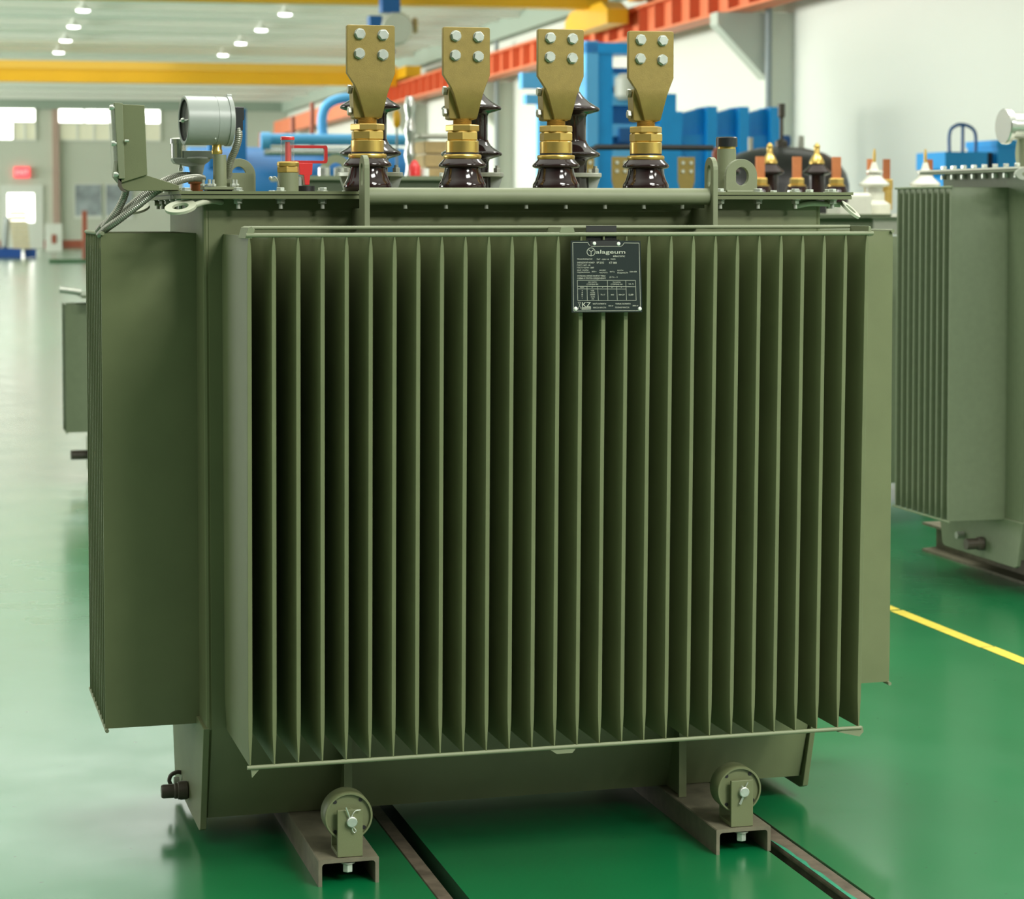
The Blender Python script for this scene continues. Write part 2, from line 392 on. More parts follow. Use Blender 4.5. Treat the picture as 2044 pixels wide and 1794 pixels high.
# far wall windows, door, sign, posters
def hwin(name, u0, u1, z0, z1, m, mull=3, fm='whitem'):
    r = MB().box(u0-.05, u1+.05, VF-.06, VF-.001, z0-.05, z0).box(u0-.05, u1+.05, VF-.06, VF-.001, z1, z1+.05)
    r.box(u0-.05, u0, VF-.06, VF-.001, z0, z1).box(u1, u1+.05, VF-.06, VF-.001, z0, z1)
    for k in range(1, mull): x = u0+(u1-u0)*k/mull; r.box(x-.04, x+.04, VF-.06, VF-.001, z0, z1)
    o = r.build(name, fm); structure(hplace(o))
    g = MB().box(u0, u1, VF-.03, VF-.001, z0, z1).build('pane', m, o)
    return o
hwin('window_1', -2.4, 1.12, 4.88, 5.53, 'win', 2)
hwin('window_2', -2.4, .28, 4.2, 4.84, 'win', 2)
hwin('window_3', .36, 1.12, 4.2, 4.84, 'wind', 2)
hwin('window_4', 2.03, 5.88, 4.86, 5.5, 'win', 4)
hwin('window_5', 2.1, 5.88, 4.2, 4.82, 'wind', 6)
d = MB().box(-.2, 1.4, VF-.05, VF-.001, 0.001, 2.45).build('door_1', 'whitem'); structure(hplace(d))
MB().box(.07, 1.06, VF-.07, VF-.05, 1.02, 2.12).build('pane', 'win', d)
r = hempty('exit_sign', .62, VF-.12, 2.93, 'glowing red exit sign above the door on the far wall', 'sign')
MB().box(-.30, .30, -.05, .11, -.21, .21).build('sign_box', 'exitm', r)
def text_mesh(s, size, align='LEFT', bold=0.0, ext=.0004):
    cu = bpy.data.curves.new('t', 'FONT'); cu.body = s; cu.size = size; cu.align_x = align; cu.extrude = ext
    cu.offset = bold; cu.resolution_u = 3
    o = bpy.data.objects.new('t', cu); COL.objects.link(o)
    dg = bpy.context.evaluated_depsgraph_get(); me = bpy.data.meshes.new_from_object(o.evaluated_get(dg))
    vs = [v.co.copy() for v in me.vertices]; fs = [tuple(p.vertices) for p in me.polygons]
    bpy.data.objects.remove(o); bpy.data.curves.remove(cu); bpy.data.meshes.remove(me)
    return vs, fs
vs, fs = text_mesh('EXIT', .24, 'CENTER', .004, .004)
lt = MB().add([(x, -.056-z, y-.08) for x, y, z in vs], fs); lt.build('lettering', 'exitw', r)
# wall columns at the far end
MB_ = MB().box(1.78, 2.03, VF-.16, VF-.001, .001, ZC-.3).build('trim_3', 'pink'); structure(hplace(MB_), 'pinkish column on the far wall')
r = hempty('wall_poster', 3.12, VF-.03, 1.87, 'blue and grey landscape poster on the far wall, left one of the two', 'poster')
MB().box(-.50, .50, -.02, .02, -.60, .60).build('sheet', 'post1', r)
MB().box(-.53, .53, -.01, .025, -.72, .63).build('backing', 'whitem', r)
r = hempty('wall_poster', 4.3, VF-.03, 1.87, 'pale poster on the far wall partly behind the flexible conduits', 'poster')
MB().box(-.50, .50, -.02, .02, -.60, .60).build('sheet', 'post1', r)
MB().box(-.53, .53, -.01, .025, -.72, .63).build('backing', 'whitem', r)
r = hempty('white_cabinet', 1.60, 76, 0, 'narrow white cabinet standing by the red skirting of the far wall', 'cabinet')
MB().box(-.28, .28, -.2, .2, .02, 1.0).build('body', 'whitem', r); MB().box(-.08, .08, -.22, -.2, .3, .62).build('marking', 'redbrown', r)
r = hempty('loaded_pallet', .0, 65.5, 0, 'blue pallet loaded with pale boards and scrap at the far left', 'pallet')
MB().box(-2.2, .34, -.6, .6, .02, .30).build('pallet', 'bluep', r)
MB().box(.44, .78, -.4, .4, .02, .28).build('pallet_block', 'bluep', r)
bd = MB()
for k in range(8): bd.box(.10-.03*k*.6, .60-.012*k, -.5, .4, .30+.145*k, .42+.145*k)
bd.build('stacked_boards', 'woodl', r)
sc = MB()
for k in range(9):
    x = -1.9+.22*k; sc.tube([(x, -.3, .32), (x+random.uniform(-.3,.3), .1, .9+random.uniform(-.3,.35))], .09, 8)
sc.build('scrap_tubes', 'pipe', r)
r = hempty('steel_beam_stock', 1.6, 58.5, 0, 'long dark green steel bar lying on the floor far left', 'bar')
MB().box(-.6, 1.4, -.1, .1, .001, .10).build('bar', 'dgreen', r)
r = hempty('machine_stand', 2.25, 62, 0, 'dark teal box with a red brown post beside the dark green bar', 'machine')
MB().box(-.10, .7, -.3, .3, .001, .62).build('box', 'teal', r); MB().box(-.2, -.06, -.1, .1, .001, 1.45).build('post', 'redbrown', r)

# ------------------------------------------------------------------ fins and transformers
def fin_mb(m, kind, pos, a0, a1, zb, zt, th, tilt=0.):
    """one cooling fin. kind 'y': plate in the YZ plane at x=pos, running a0 (free edge) to a1 (root);
       kind 'x': plate in the XZ plane at y=pos, running in x"""
    sgn = 1 if a1 > a0 else -1
    H_ = zt-zb
    lv = [(0, .30), (.010, .34), (.028, .55), (.062, .92), (.10, 1.0), (H_*.5, 1.0), (H_-.05, 1.0), (H_-.022, .80), (H_-.008, .42), (H_, .36)]
    rs = []
    for dz, k in lv:
        t = th*k/2; f = a0 + sgn*tilt*(1-dz/H_)
        e = min(th*.18, t*.6)
        ring = [(f, -t*.78), (f+sgn*e, -t), (a1, -t), (a1, t), (f+sgn*e, t), (f, t*.78)]
        z = zb+dz
        rs.append([(pos+q, p, z) if kind == 'y' else (p, pos+q, z) for p, q in ring])
    m.rings(rs)
def make_transformer(name, label, loc, D, gm='green', group=None, cat='transformer'):
    """a corrugated tank transformer; D holds dimensions in the root's own frame"""
    R = empty(name, loc, 0, label, cat, group)
    g = lambda k, d=None: D.get(k, d)
    x0, x1, y0, y1 = D['tx0'], D['tx1'], D['ty0'], D['ty1']
    zb, zf0, zf1, zc = D['zbot'], D['zf0'], D['zf1'], D['zcov']
    tp = g('taper', .08)
    # tank shell: upright walls, lower pan drawn in towards the floor
    t = MB()
    lv = [(zb, tp), (zf0+.005, 0), (zf1+.004, 0), (zc-.0165, 0)]
    c_ = .012
    def ring(z, k):
        a, b = y0+k, y1-k
        return [(x0+c_, a, z), (x1-c_, a, z), (x1, a+c_, z), (x1, b-c_, z), (x1-c_, b, z), (x0+c_, b, z), (x0, b-c_, z), (x0, a+c_, z)]
    t.rings([ring(z, k) for z, k in lv]); t.build('tank', gm, R)
    # end plates that carry below the tank
    for xx, s in ((x0, -1), (x1, 1)):
        p = MB().prism([(y0-.002, zf0+.004), (y0+tp-.012, zb-.022), (y0+tp+.01, zb-.03), (y1-tp-.01, zb-.03), (y1-tp+.012, zb-.022), (y1+.002, zf0+.004)], xx-.007*s, xx+.007*s, 'yz')
        p.build('end_plate', gm, R, bevel=.002)
    # vertical corner welds
    w = MB()
    for yy in (y0, y1):
        for xx in (x0, x1): w.tube([(xx+.006*(1 if xx == x0 else -1), yy+.006*(1 if yy == y0 else -1), zf0), (xx+.006*(1 if xx == x0 else -1), yy+.006*(1 if yy == y0 else -1), zc-.02)], .0065, 8)
    w.build('corner_weld', g('weldm', gm), R)
    # flange and cover
    ox = g('over', .055)
    MB().box(x0-ox+.003, x1+ox-.003, y0-ox+.003, y1+ox-.003, zc-.0165, zc-.0085).build('flange', gm, R)
    MB().box(x0-ox+.004, x1+ox-.004, y0-ox+.004, y1+ox-.004, zc-.0088, zc-.0062).build('gasket', 'rubber', R)
    MB().box(x0-ox, x1+ox, y0-ox, y1+ox, zc-.0065, zc).build('cover', g('covm', gm), R)
    # cooling fins
    fth = g('fth', .0100)
    for i in range(g('nf', 28)):
        m = MB(); fin_mb(m, 'y', g('fx0', 0.)+i*g('fp', .05), g('fy0', 0.), y0+.002, zf0, zf1, fth, g('tilt', 0.)); m.build('cooling_fin', gm, R)
    sy0, sn, sp = D['sy0'], D['sn'], D['sp']
    for side in g('sides', 'LR'):
        for i in range(sn):
            m = MB()
            if side == 'L': fin_mb(m, 'x', sy0+.005+i*sp, D['sx0'], x0-.0+.002, D['sz0'], D['sz1'], fth)
            else: fin_mb(m, 'x', sy0+.005+i*sp, D['sx1'], x1-.002, D['sz0'], D['sz1'], fth)
            m.build('cooling_fin', gm, R)
        xo = D['sx0'] if side == 'L' else D['sx1']; s = -1 if side == 'L' else 1
        e = sy0+sp*(sn-1)
        MB().tube([(xo-.003*s, sy0-.008, D['sz0']-.003), (xo-.003*s, e+.03, D['sz0']-.003)], .0045, 8).build('stay_rod', 'green2' if gm == 'green' else gm, R)
        MB().tube([(xo-.003*s, sy0-.006, D['sz1']+.0), (xo-.003*s, e+.03, D['sz1']+.0)], .0045, 8).build('stay_rod', 'green2' if gm == 'green' else gm, R)
    if g('nf', 28):
        xe = g('fx0', 0.)+(g('nf', 28)-1)*g('fp', .05)
        for z_, y_, dx in ((zf1+.001, g('fy0', 0.)+.001, .014), (zf0-.003, g('fy0', 0.)+g('tilt', 0.)+.002, .006)):
            MB().tube([(g('fx0', 0.)-.006, y_, z_), (xe+dx, y_, z_)], .0045, 10).build('stay_rod', 'green2' if gm == 'green' else gm, R)
    return R

MAIN = dict(tx0=-.045, tx1=1.398, ty0=.37, ty1=1.0, zbot=.057, zf0=.2745, zf1=1.3625, zcov=1.4555, over=.057, taper=.085,
            nf=28, fx0=0., fp=.05, fy0=0., tilt=.0274, sx0=-.254, sx1=1.640, sy0=.495, sn=10, sp=.0475, sz0=.262, sz1=1.3637)
T = make_transformer('oil_transformer', 'large olive green ribbed transformer in the foreground with four brass flags and a nameplate', (0, 0, 0), MAIN)

# base channels, wheels in fork brackets
for xa, xb, nm in ((.1475, .2768, 'left'), (1.0317, 1.1594, 'right')):
    ch = MB(); t_ = .0078; z1 = .0558
    pl = [(xa,0),(xa+t_,0)] + arc(xa+t_+.007, z1-t_-.007, .007, 180, 90, 4) + arc(xb-t_-.007, z1-t_-.007, .007, 90, 0, 4) + [(xb-t_,0),(xb,0),(xb,z1-.002),(xb-.002,z1),(xa+.002,z1),(xa,z1-.002)]
    ch.prism(pl, .0673, 1.30, 'xz'); cho = ch.build('base_channel', 'steelch', T)
    MB().hexa(.011, .017, ((xa+xb)/2+.0015, .087, z1-.033), 'z', .3).build('mounting_nut', 'zinc', cho)
    MB().lathe([(.0001,0),(.016,0),(.016,.003),(.0001,.003)], ((xa+xb)/2+.0015, .087, z1-.014), 'z', 20).build('washer', 'zincd', cho)
for wx, wz, bx0, bx1, bz, px, pz, nm in ((.2164, .1389, .1896, .2437, .157, .2196, .1322, 0), (1.0927, .1353, 1.0686, 1.1205, .160, 1.0968, .1350, 1)):
    br = MB(); z0 = .0565; yf, yb = .0745, .150
    br.box(bx0, bx1, yf, yf+.008, z0, bz); br.box(bx0, bx1, yb-.008, yb, z0, bz); br.box(bx0, bx1, yf+.0079, yb-.0079, z0, z0+.009)
    bo = br.build('fork_bracket', 'green', T, bevel=.0015)
    w = MB(); r_ = .0515; c = (wx, .112, wz)
    w.lathe([(.0001, -.0195), (r_-.0055, -.0195), (r_-.0045, -.026), (r_-.0015, -.026), (r_, -.024), (r_, .024), (r_-.0015, .026), (r_-.0045, .026), (r_-.0055, .018), (.0001, .018)], c, 'y', 48)
    wo_ = w.build('wheel', 'green', T)
    hb = MB().lathe([(.0001,-.026),(.018,-.026),(.018,-.017),(.0001,-.017)], c, 'y', 24); hb.build('hub', 'green', wo_)
    hl = MB()
    for a in (38, 128, 222, 318):
        aa = math.radians(a); hl.lathe([(.0001,0),(.0042,0),(.0042,.001),(.0001,.001)], (wx+.0425*math.sin(aa), .0915, wz+.0425*math.cos(aa)), 'y', 12)
    hl.build('drain_hole', 'rubber', wo_)
    MB().lathe([(.0001,-.010),(.0095,-.010),(.0112,-.0085),(.0112,.0),(.0085,.0),(.0085,.09),(.0001,.09)], (px, yf, pz), 'y', 28).build('axle_pin', 'zinc', bo)
    cp = MB()
    yy = yf-.005
    if nm == 0:
        cp.tube([(px-.005, yy, pz+.010), (px-.013, yy-.002, pz+.032)], .0016, 8)
        cp.tube(bez([(px-.001, yy, pz+.010), (px+.003, yy-.001, pz+.019), (px+.009, yy-.001, pz+.024), (px+.018, yy-.001, pz+.0245)], 5), .0009, 6)
        cp.tube(bez([(px+.001, yy, pz-.010), (px+.001, yy, pz-.017), (px+.005, yy, pz-.023), (px+.0085, yy, pz-.019), (px+.003, yy, pz-.011)], 5), .0012, 6)
    else:
        cp.tube([(px-.003, yy, pz+.010), (px-.006, yy-.002, pz+.015)], .0013, 8); cp.tube([(px+.002, yy, pz+.009), (px+.008, yy-.002, pz+.022)], .0013, 8)
        cp.tube([(px-.003, yy, pz-.010), (px-.011, yy, pz-.026), (px-.008, yy, pz-.027), (px-.001, yy, pz-.011)], .0014, 8)
    cp.build('split_pin', 'zinc', bo)
# gussets between the pan and the channels
for xx in (.268, 1.055):
    MB().prism([(.375, .27), (.375, .0565), (.52, .0565), (.52, .10), (.40, .27)], xx-.004, xx+.004, 'yz').box(xx-.012, xx+.006, .345, .352, .0565, .33).build('gusset', 'green', T)
# drain valve and earthing stud on the left end plate
dv = MB().lathe([(.0001,0),(.018,0),(.0215,-.003),(.0215,-.018),(.0205,-.021),(.0205,-.023),(.0185,-.025),(.0185,-.031),(.016,-.034),(.016,-.058),(.0135,-.062),(.0001,-.062)][::-1], (-.052, .66, .070), 'x', 28)
dv.build('drain_valve', 'brown', T)
MB().tube(bez([(-.05,.80,.076),(-.062,.80,.078),(-.075,.80,.072),(-.080,.80,.060),(-.076,.80,.048)],6), .005, 10).build('earth_lug', 'brown', T)
MB().lathe([(.0001,0),(.011,0),(.011,.012),(.0001,.012)], (-.07,.79,.058), 'x', 14).build('earth_stud', 'zincd', T)
# second rod along the top of the fins, end link, hanging plate lug
MB().tube([(.004,.10,1.3775),(1.352,.10,1.3775)], .0042, 10).build('stay_rod', 'green2', T)
MB().prism([(-.008,1.357),(.006,1.357),(.012,1.375),(.006,1.382),(-.002,1.379)], .0, .10, 'xz').build('rod_link', 'green2', T, bevel=.001)
MB().prism([(1.352,1.357),(1.361,1.357),(1.359,1.378),(1.353,1.380)], .0, .10, 'xz').build('rod_link', 'green2', T, bevel=.001)
MB().prism([(.652,1.3655),(.686,1.3655),(.682,1.3785),(.656,1.3785)], -.002, .10, 'xz').build('rod_tab', 'green2', T)
MB().prism([(1.30,.2655),(1.36,.274),(1.362,.262),(1.352,.252)], .028, .036, 'xz').build('rod_tab', 'green2', T)
MB().prism([(.640,.268),(.700,.270),(.690,.258),(.655,.258)], .028, .036, 'xz').build('rod_tab', 'green2', T)
MB().prism([(.002,.272),(.024,.272),(.004,.250)], .030, .038, 'xz').build('rod_tab', 'green2', T)

# cover bolts
def cover_bolt(x, y, ph):
    r = MB().lathe([(.0001,0),(.0125,0),(.0125,.0018),(.0001,.0018)], (x,y,1.4556), 'z', 20)
    b = r.hexa(.0095, .0065, (x,y,1.4572), 'z', ph).build('cover_bolt', 'zinc', T)
    n_ = MB().lathe([(.0001,0),(.0115,0),(.0115,.002),(.0001,.002)], (x,y,1.4368), 'z', 18)
    n_.hexa(.0098, .0085, (x,y,1.4284), 'z', ph+.2).lathe([(.0001,0),(.0048,0),(.0048,.0125),(.0001,.0125)], (x,y,1.4175), 'z', 12)
    n_.build('nut', 'zincd', b)
xb = [.027+.0924*k for k in range(16)]
for i, x in enumerate(xb): cover_bolt(x, .338, i*.37)
for i in range(16): cover_bolt(.027+.0924*i, 1.032, i*.29)
for i in range(6): cover_bolt(-.077, .40+i*.115, i*.5)
for i in range(6): cover_bolt(1.43, .40+i*.115, i*.4)
# lifting beam tube with two slotted lugs
tb = MB().tube([(.2955,.26,1.4448),(1.079,.26,1.4448)], .0185, 32); tb.build('front_tube', 'green2', T)
def lug(x0, x1, nm):
    zt = 1.5335; r = .029; yc = .26
    outer = [(yc-r, 1.372), (yc-r, zt-r)] + arc(yc, zt-r, r, 180, 0, 12)[1:-1] + [(yc+r, zt-r), (yc+r, 1.418), (.371, 1.418), (.371, 1.372)]
    m = MB(); n = len(outer)
    # slot as an inner loop bridged to the outline
    sl = arc(yc, zt-r, .0105, 0, 180, 8) + arc(yc, 1.478, .0105, 180, 360, 8)
    def lay(x):
        k = len(m.v); m.v += [Vector((x, p, q)) for p, q in outer] + [Vector((x, p, q)) for p, q in sl]; return k
    bm = bmesh.new(); me_v = []
    for x in (x0, x1):
        vo = [bm.verts.new((x, p, q)) for p, q in outer]; vi = [bm.verts.new((x, p, q)) for p, q in sl]
        eo = [bm.edges.new((vo[i], vo[(i+1) % n])) for i in range(n)]; ei = [bm.edges.new((vi[i], vi[(i+1) % len(sl)])) for i in range(len(sl))]
        bmesh.ops.triangle_fill(bm, edges=eo+ei, use_beauty=True); me_v.append((vo, vi))
    for a in (0, 1):
        A, B = me_v[0][a], me_v[1][a]
        for i in range(len(A)): bm.faces.new((A[i], A[(i+1) % len(A)], B[(i+1) % len(A)], B[i]))
    bmesh.ops.recalc_face_normals(bm, faces=bm.faces)
    me = bpy.data.meshes.new('lifting_lug'); bm.to_mesh(me); bm.free(); me.materials.append(M['green2'])
    o = bpy.data.objects.new('lifting_lug', me); COL.objects.link(o); o.parent = T
    md = o.modifiers.new('bevel', 'BEVEL'); md.width = .0012; md.segments = 2; md.limit_method = 'ANGLE'
    return o
lug(.2835, .2955, 0); lug(1.0790, 1.0908, 1)
def holed_plate(outer, hole, y0, y1, name, m, parent):
    bm = bmesh.new(); L = []
    for y in (y0, y1):
        vo = [bm.verts.new((p, y, q)) for p, q in outer]; vi = [bm.verts.new((p, y, q)) for p, q in hole]
        eo = [bm.edges.new((vo[i], vo[(i+1) % len(vo)])) for i in range(len(vo))]; ei = [bm.edges.new((vi[i], vi[(i+1) % len(vi)])) for i in range(len(vi))]
        bmesh.ops.triangle_fill(bm, edges=eo+ei, use_beauty=True); L.append((vo, vi))
    for a in (0, 1):
        A, B = L[0][a], L[1][a]
        for i in range(len(A)): bm.faces.new((A[i], A[(i+1) % len(A)], B[(i+1) % len(A)], B[i]))
    bmesh.ops.recalc_face_normals(bm, faces=bm.faces)
    me = bpy.data.meshes.new(name); bm.to_mesh(me); bm.free(); me.materials.append(M[m])
    o = bpy.data.objects.new(name, me); COL.objects.link(o); o.parent = parent
    md = o.modifiers.new('bevel', 'BEVEL'); md.width = .001; md.segments = 2; md.limit_method = 'ANGLE'
    return o
# lifting eyes on the cover
def eye(cx, y, parent=None):
    outer = [(cx-.039,1.4556),(cx-.039,1.495)] + arc(cx, 1.495, .039, 180, 0, 16)[1:-1] + [(cx+.039,1.495),(cx+.039,1.4556)]
    hole = [(cx+.0175*math.cos(2*PI*k/20), 1.4935+.0215*math.sin(2*PI*k/20)) for k in range(20)]
    return holed_plate(outer, hole, y, y+.014, 'lifting_eye', 'green2', T)
eye(1.2235, .43)
MB().tube([(1.186,.428,1.4575),(1.262,.428,1.4575)], .004, 8).build('weld_bead', 'green2', T)
eye(.075, .66)
# filler neck with black cap
fx = 1.2195
fn = MB().lathe([(.0225,0),(.0225,.104),(.018,.104),(.018,0)], (fx,.52,1.4556), 'z', 32).build('filler_neck', 'green2', T)
MB().lathe([(.0001,.104),(.0215,.104),(.0215,.109),(.0001,.109)], (fx,.52,1.4556), 'z', 32).build('brass_ring', 'brass', fn)
MB().lathe([(.0001,.109),(.0255,.109),(.0255,.130),(.0235,.1325),(.0001,.1335)], (fx,.52,1.4556), 'z', 32).build('cap', 'black', fn)

# low voltage bushings with brass flags
LVX = [.3491, .5718, .7965, 1.0170]; LVY = .52
def lv_bushing(x, hexph, rot):
    z = 1.4555
    P_ = MB().lathe([(.050,0),(.0535,.005),(.0545,.012),(.0540,.019),(.049,.027),(.0465,.034),(.0435,.043),(.0415,.053),(.0412,.0555),(.050,.057),(.0545,.0595),(.0552,.0625),(.053,.0665),(.048,.071),(.0445,.0755),(.0425,.0775),(.030,.0775),(.030,0)], (x,LVY,z), 'z', 48)
    b = P_.build('lv_bushing'.replace('lv', 'low_voltage'), 'porc', T, ang=60)
    MB().lathe([(.030,.0775),(.0425,.0775),(.0440,.080),(.0440,.084),(.0425,.0868),(.030,.0868)], (x,LVY,z), 'z', 48).build('clamp_ring', 'brass', b)
    MB().lathe([(.030,.0868),(.0375,.0868),(.0375,.0915),(.030,.0915)], (x,LVY,z), 'z', 40).build('seal', 'rubber', b)
    MB().lathe([(.020,.0910),(.0370,.0910),(.0378,.0920),(.0378,.1170),(.0370,.1180),(.020,.1180)], (x,LVY,z), 'z', 48).build('collar', 'brass', b)
    MB().hexa(.0392, .0215, (x,LVY,z+.1183), 'z', hexph).build('hex_nut', 'brassn', b)
    MB().hexa(.0388, .0150, (x,LVY,z+.1400), 'z', hexph+.45).build('hex_nut', 'brassn', b)
    st = MB()
    for k in range(7): st.lathe([(.0001,.155+k*.002),(.0205,.155+k*.002),(.0220,.156+k*.002),(.0205,.157+k*.002),(.0001,.157+k*.002)], (x,LVY,z), 'z', 32)
    st.build('threaded_stem', 'brassn', b)
    # flag: broad plate, bent and drawn in to a split clamp
    yf = -.034; t_ = .014
    f = MB()
    def sec(zz, xa, xb_, ya, yb_): return [(xa, ya, zz), (xb_, ya, zz), (xb_, yb_, zz), (xa, yb_, zz)]
    c1 = .004
    rs = [sec(.1680, -.0100, .0290, -.020, .000), sec(.1720, -.0110, .0300, -.0235, .000), sec(.224, -.0280, .0410, -.0335, -.006),
          sec(.240, -.0350, .0465, yf, yf+t_), sec(.268, -.0535, .0575, yf, yf+t_), sec(.3735, -.0535, .0575, yf, yf+t_), sec(.3765, -.0505, .0545, yf, yf+t_)]
    f.rings(rs)
    f.rings([sec(.1660, -.027, .024, -.008, .026), sec(.1690, -.0335, .0290, -.012, .031), sec(.226, -.036, .033, -.014, .031), sec(.238, -.034, .036, -.016, .024), sec(.244, -.034, .036, -.022, -.012)])
    mt = Matrix.Translation((x, LVY, z)) @ Matrix.Rotation(rot, 4, 'Z'); f.xf(mt)
    f.build('terminal_flag', 'bronze', b, bevel=.0016)
    for (dx, dz) in ((-.0235, .3560), (.0300, .3548), (-.0245, .3120), (.0295, .3100)):
        q = MB().lathe([(.0001,0),(.0128,0),(.0128,-.0018),(.0001,-.0018)], (dx, yf, dz), 'y', 24)
        q.hexa(.0118, -.0078, (dx, yf-.0018, dz), 'y', random.uniform(0, 1)).xf(mt); q.build('bolt', 'zinc', b)
    for dz in (.2335, .1840):
        q = MB().hexa(.0105, -.0085, (-.0360, .006, dz), 'x', .3).lathe([(.0001,0),(.0055,0),(.0055,.01),(.0001,.01)], (-.0375,.006,dz), 'x', 14).xf(mt)
        q.build('clamp_bolt', 'zincd', b)
    return b
for i, x in enumerate(LVX): lv_bushing(x, (.45, .30, .50, .52)[i], (.0, .0, .0, -.02)[i])

# high voltage bushings behind
HVX = [.4231, .6765, .9290]; HVY = .85
def hv_bushing(x):
    z = 1.4555
    pr = [(.030,0),(.044,.0),(.044,.040),(.0425,.052),(.0425,.078),(.045,.084),(.060,.0885),(.073,.0925),(.0755,.0965),(.0745,.1000),(.068,.1040),(.056,.1110),(.047,.1190),(.042,.1270),(.0400,.1330),(.0400,.190),(.043,.1965),(.058,.2005),(.0715,.2045),(.0740,.2085),(.0730,.2120),(.064,.2175),(.050,.2260),(.038,.2360),(.030,.2450),(.0255,.2520),(.0001,.2520)]
    b = MB().lathe(pr, (x,HVY,z), 'z', 48).build('high_voltage_bushing', 'porc', T, ang=60)
    MB().lathe([(.0001,.252),(.0235,.252),(.0235,.262),(.017,.266),(.012,.275),(.0001,.277)], (x,HVY,z), 'z', 28).build('brass_cap', 'brass', b)
    pl = MB().prism([(x-.078,HVY-.015),(x-.060,HVY-.050),(x+.060,HVY-.050),(x+.078,HVY-.015),(x+.078,HVY+.015),(x+.060,HVY+.050),(x-.060,HVY+.050),(x-.078,HVY+.015)], z+.0405, z+.0515, 'xy')
    pl.build('clamp_plate', 'zincd', b, bevel=.002)
    for s in (-1, 1):
        MB().prism([(x+s*.062,z+.0005),(x+s*.045,z+.0005),(x+s*.045,z+.0405),(x+s*.076,z+.0405)], HVY-.012, HVY+.012, 'xz').build('clamp_bracket', 'greyd', b)
        MB().hexa(.0095, .011, (x+s*.060,HVY-.02,z+.0515), 'z', .2).lathe([(.0001,0),(.005,0),(.005,.006),(.0001,.006)], (x+s*.060,HVY-.02,z+.0625), 'z', 12).build('clamp_nut', 'zincd', b)
for x in HVX: hv_bushing(x)

# relay box on a bent bracket, far left
GY = .50
bx = MB().prism([(-.208,1.6455),(-.1605,1.6440),(-.1555,1.4920),(-.213,1.4740),(-.224,1.4880)], GY-.045, GY+.045, 'xz')
rb_ = bx.build('relay_box', 'green', T, bevel=.0015)
MB().prism([(-.2265,1.6490),(-.2080,1.6480),(-.2045,1.4830),(-.2180,1.4830)], GY-.050, GY+.050, 'xz').build('lid', 'green2', rb_, bevel=.0015)
MB().prism([(-.2310,1.6360),(-.2265,1.6360),(-.2185,1.4860),(-.2250,1.4860)], GY-.040, GY+.040, 'xz').build('glass_window', 'glass', rb_)
for (sx_, sz_) in ((-.2285,1.6380),(-.2250,1.5600),(-.2205,1.4925)):
    MB().lathe([(.0001,-.008),(.0050,-.008),(.0062,-.005),(.0062,0),(.0035,.0),(.0035,.006),(.0001,.006)], (sx_,GY-.046,sz_), 'x', 14).build('lid_screw', 'zinc', rb_)
MB().lathe([(.0001,0),(.003,0),(.003,.009),(.0001,.009)], (-.205,GY-.054,1.566), 'x', 10).build('hinge_pin', 'zinc', rb_)
bk = MB().prism([(-.2155,1.4760),(-.2085,1.6300),(-.1610,1.6300),(-.1565,1.4915),(-.0860,1.4690),(-.0860,1.4562),(-.110,1.4557),(-.125,1.4570),(-.198,1.4570),(-.2090,1.4620)], GY-.038, GY-.032, 'xz')
bk.box(-.125, -.070, GY-.038, GY+.030, 1.4557, 1.4600)
bk.build('box_bracket', 'green', T, bevel=.001)
MB().prism([(-.2190,1.4830),(-.2120,1.4830),(-.2110,1.4660),(-.2060,1.4590),(-.2000,1.4560),(-.2040,1.4540),(-.2130,1.4580),(-.2190,1.4680)], GY-.045, GY-.030, 'xz').build('box_bracket_edge', 'brown', T)

# dial thermometer: grey drum lying along x
gz = 1.6135; gr = .0545
gpv = Matrix.Translation((-.0125,GY,gz)) @ Matrix.Rotation(math.radians(6), 4, 'Z') @ Matrix.Diagonal((.90,1,1,1)) @ Matrix.Translation((.0005,-GY,-gz))
gd = MB().lathe([(.0001,-.0500),(.0470,-.0500),(.0470,-.0645),(.0495,-.0658),(.0535,-.0655),(.0545,-.0640),(.0545,.0100),(.0538,.0104),(.0538,.0114),(.0545,.0118),(.0540,.0400),(.0001,.0400)], (-.0005,GY,gz), 'x', 56)
ga = gd.build('dial_thermometer', 'grey', T, ang=30); ga.matrix_local = gpv
MB().lathe([(.0530,.0395),(.0565,.0400),(.0565,.0500),(.0545,.0515),(.0001,.0515)], (-.0005,GY,gz), 'x', 48).build('back_flange', 'grey', ga)
MB().lathe([(.0469,-.0636),(.0469,-.0505),(.0420,-.0505),(.0420,-.0520),(.0450,-.0530),(.0455,-.0636)], (-.0005,GY,gz), 'x', 48, closed=True).build('bezel_ring', 'rubber', ga)
MB().lathe([(.0001,-.0512),(.0455,-.0512),(.0455,-.0502),(.0001,-.0502)], (-.0005,GY,gz), 'x', 40).build('dial', 'dial', ga)
MB().lathe([(.0001,-.072),(.004,-.072),(.006,-.068),(.006,-.064),(.0001,-.062)], (-.0005,GY,gz), 'x', 14).box(-.066,-.058,GY-.045,GY+.045,gz-.0015,gz+.0015).build('pointer_boss', 'zinc', ga)
MB().lathe([(.0001,0),(.0450,0),(.0450,.0012),(.0001,.0012)], (-.0600,GY,gz), 'x', 40).build('glass', 'glass', ga)
for dz in (.0535,):
    MB().lathe([(.0001,-.004),(.006,-.004),(.006,.007),(.0001,.007)], (.045,GY-.01,gz+dz), 'x', 12).build('flange_screw', 'greyd', ga)
MB().lathe([(.0001,0),(.0022,0),(.0022,.004),(.0001,.004)], (.004,GY-.0385,gz-.0405), 'y', 10).build('case_screw', 'zinc', ga)
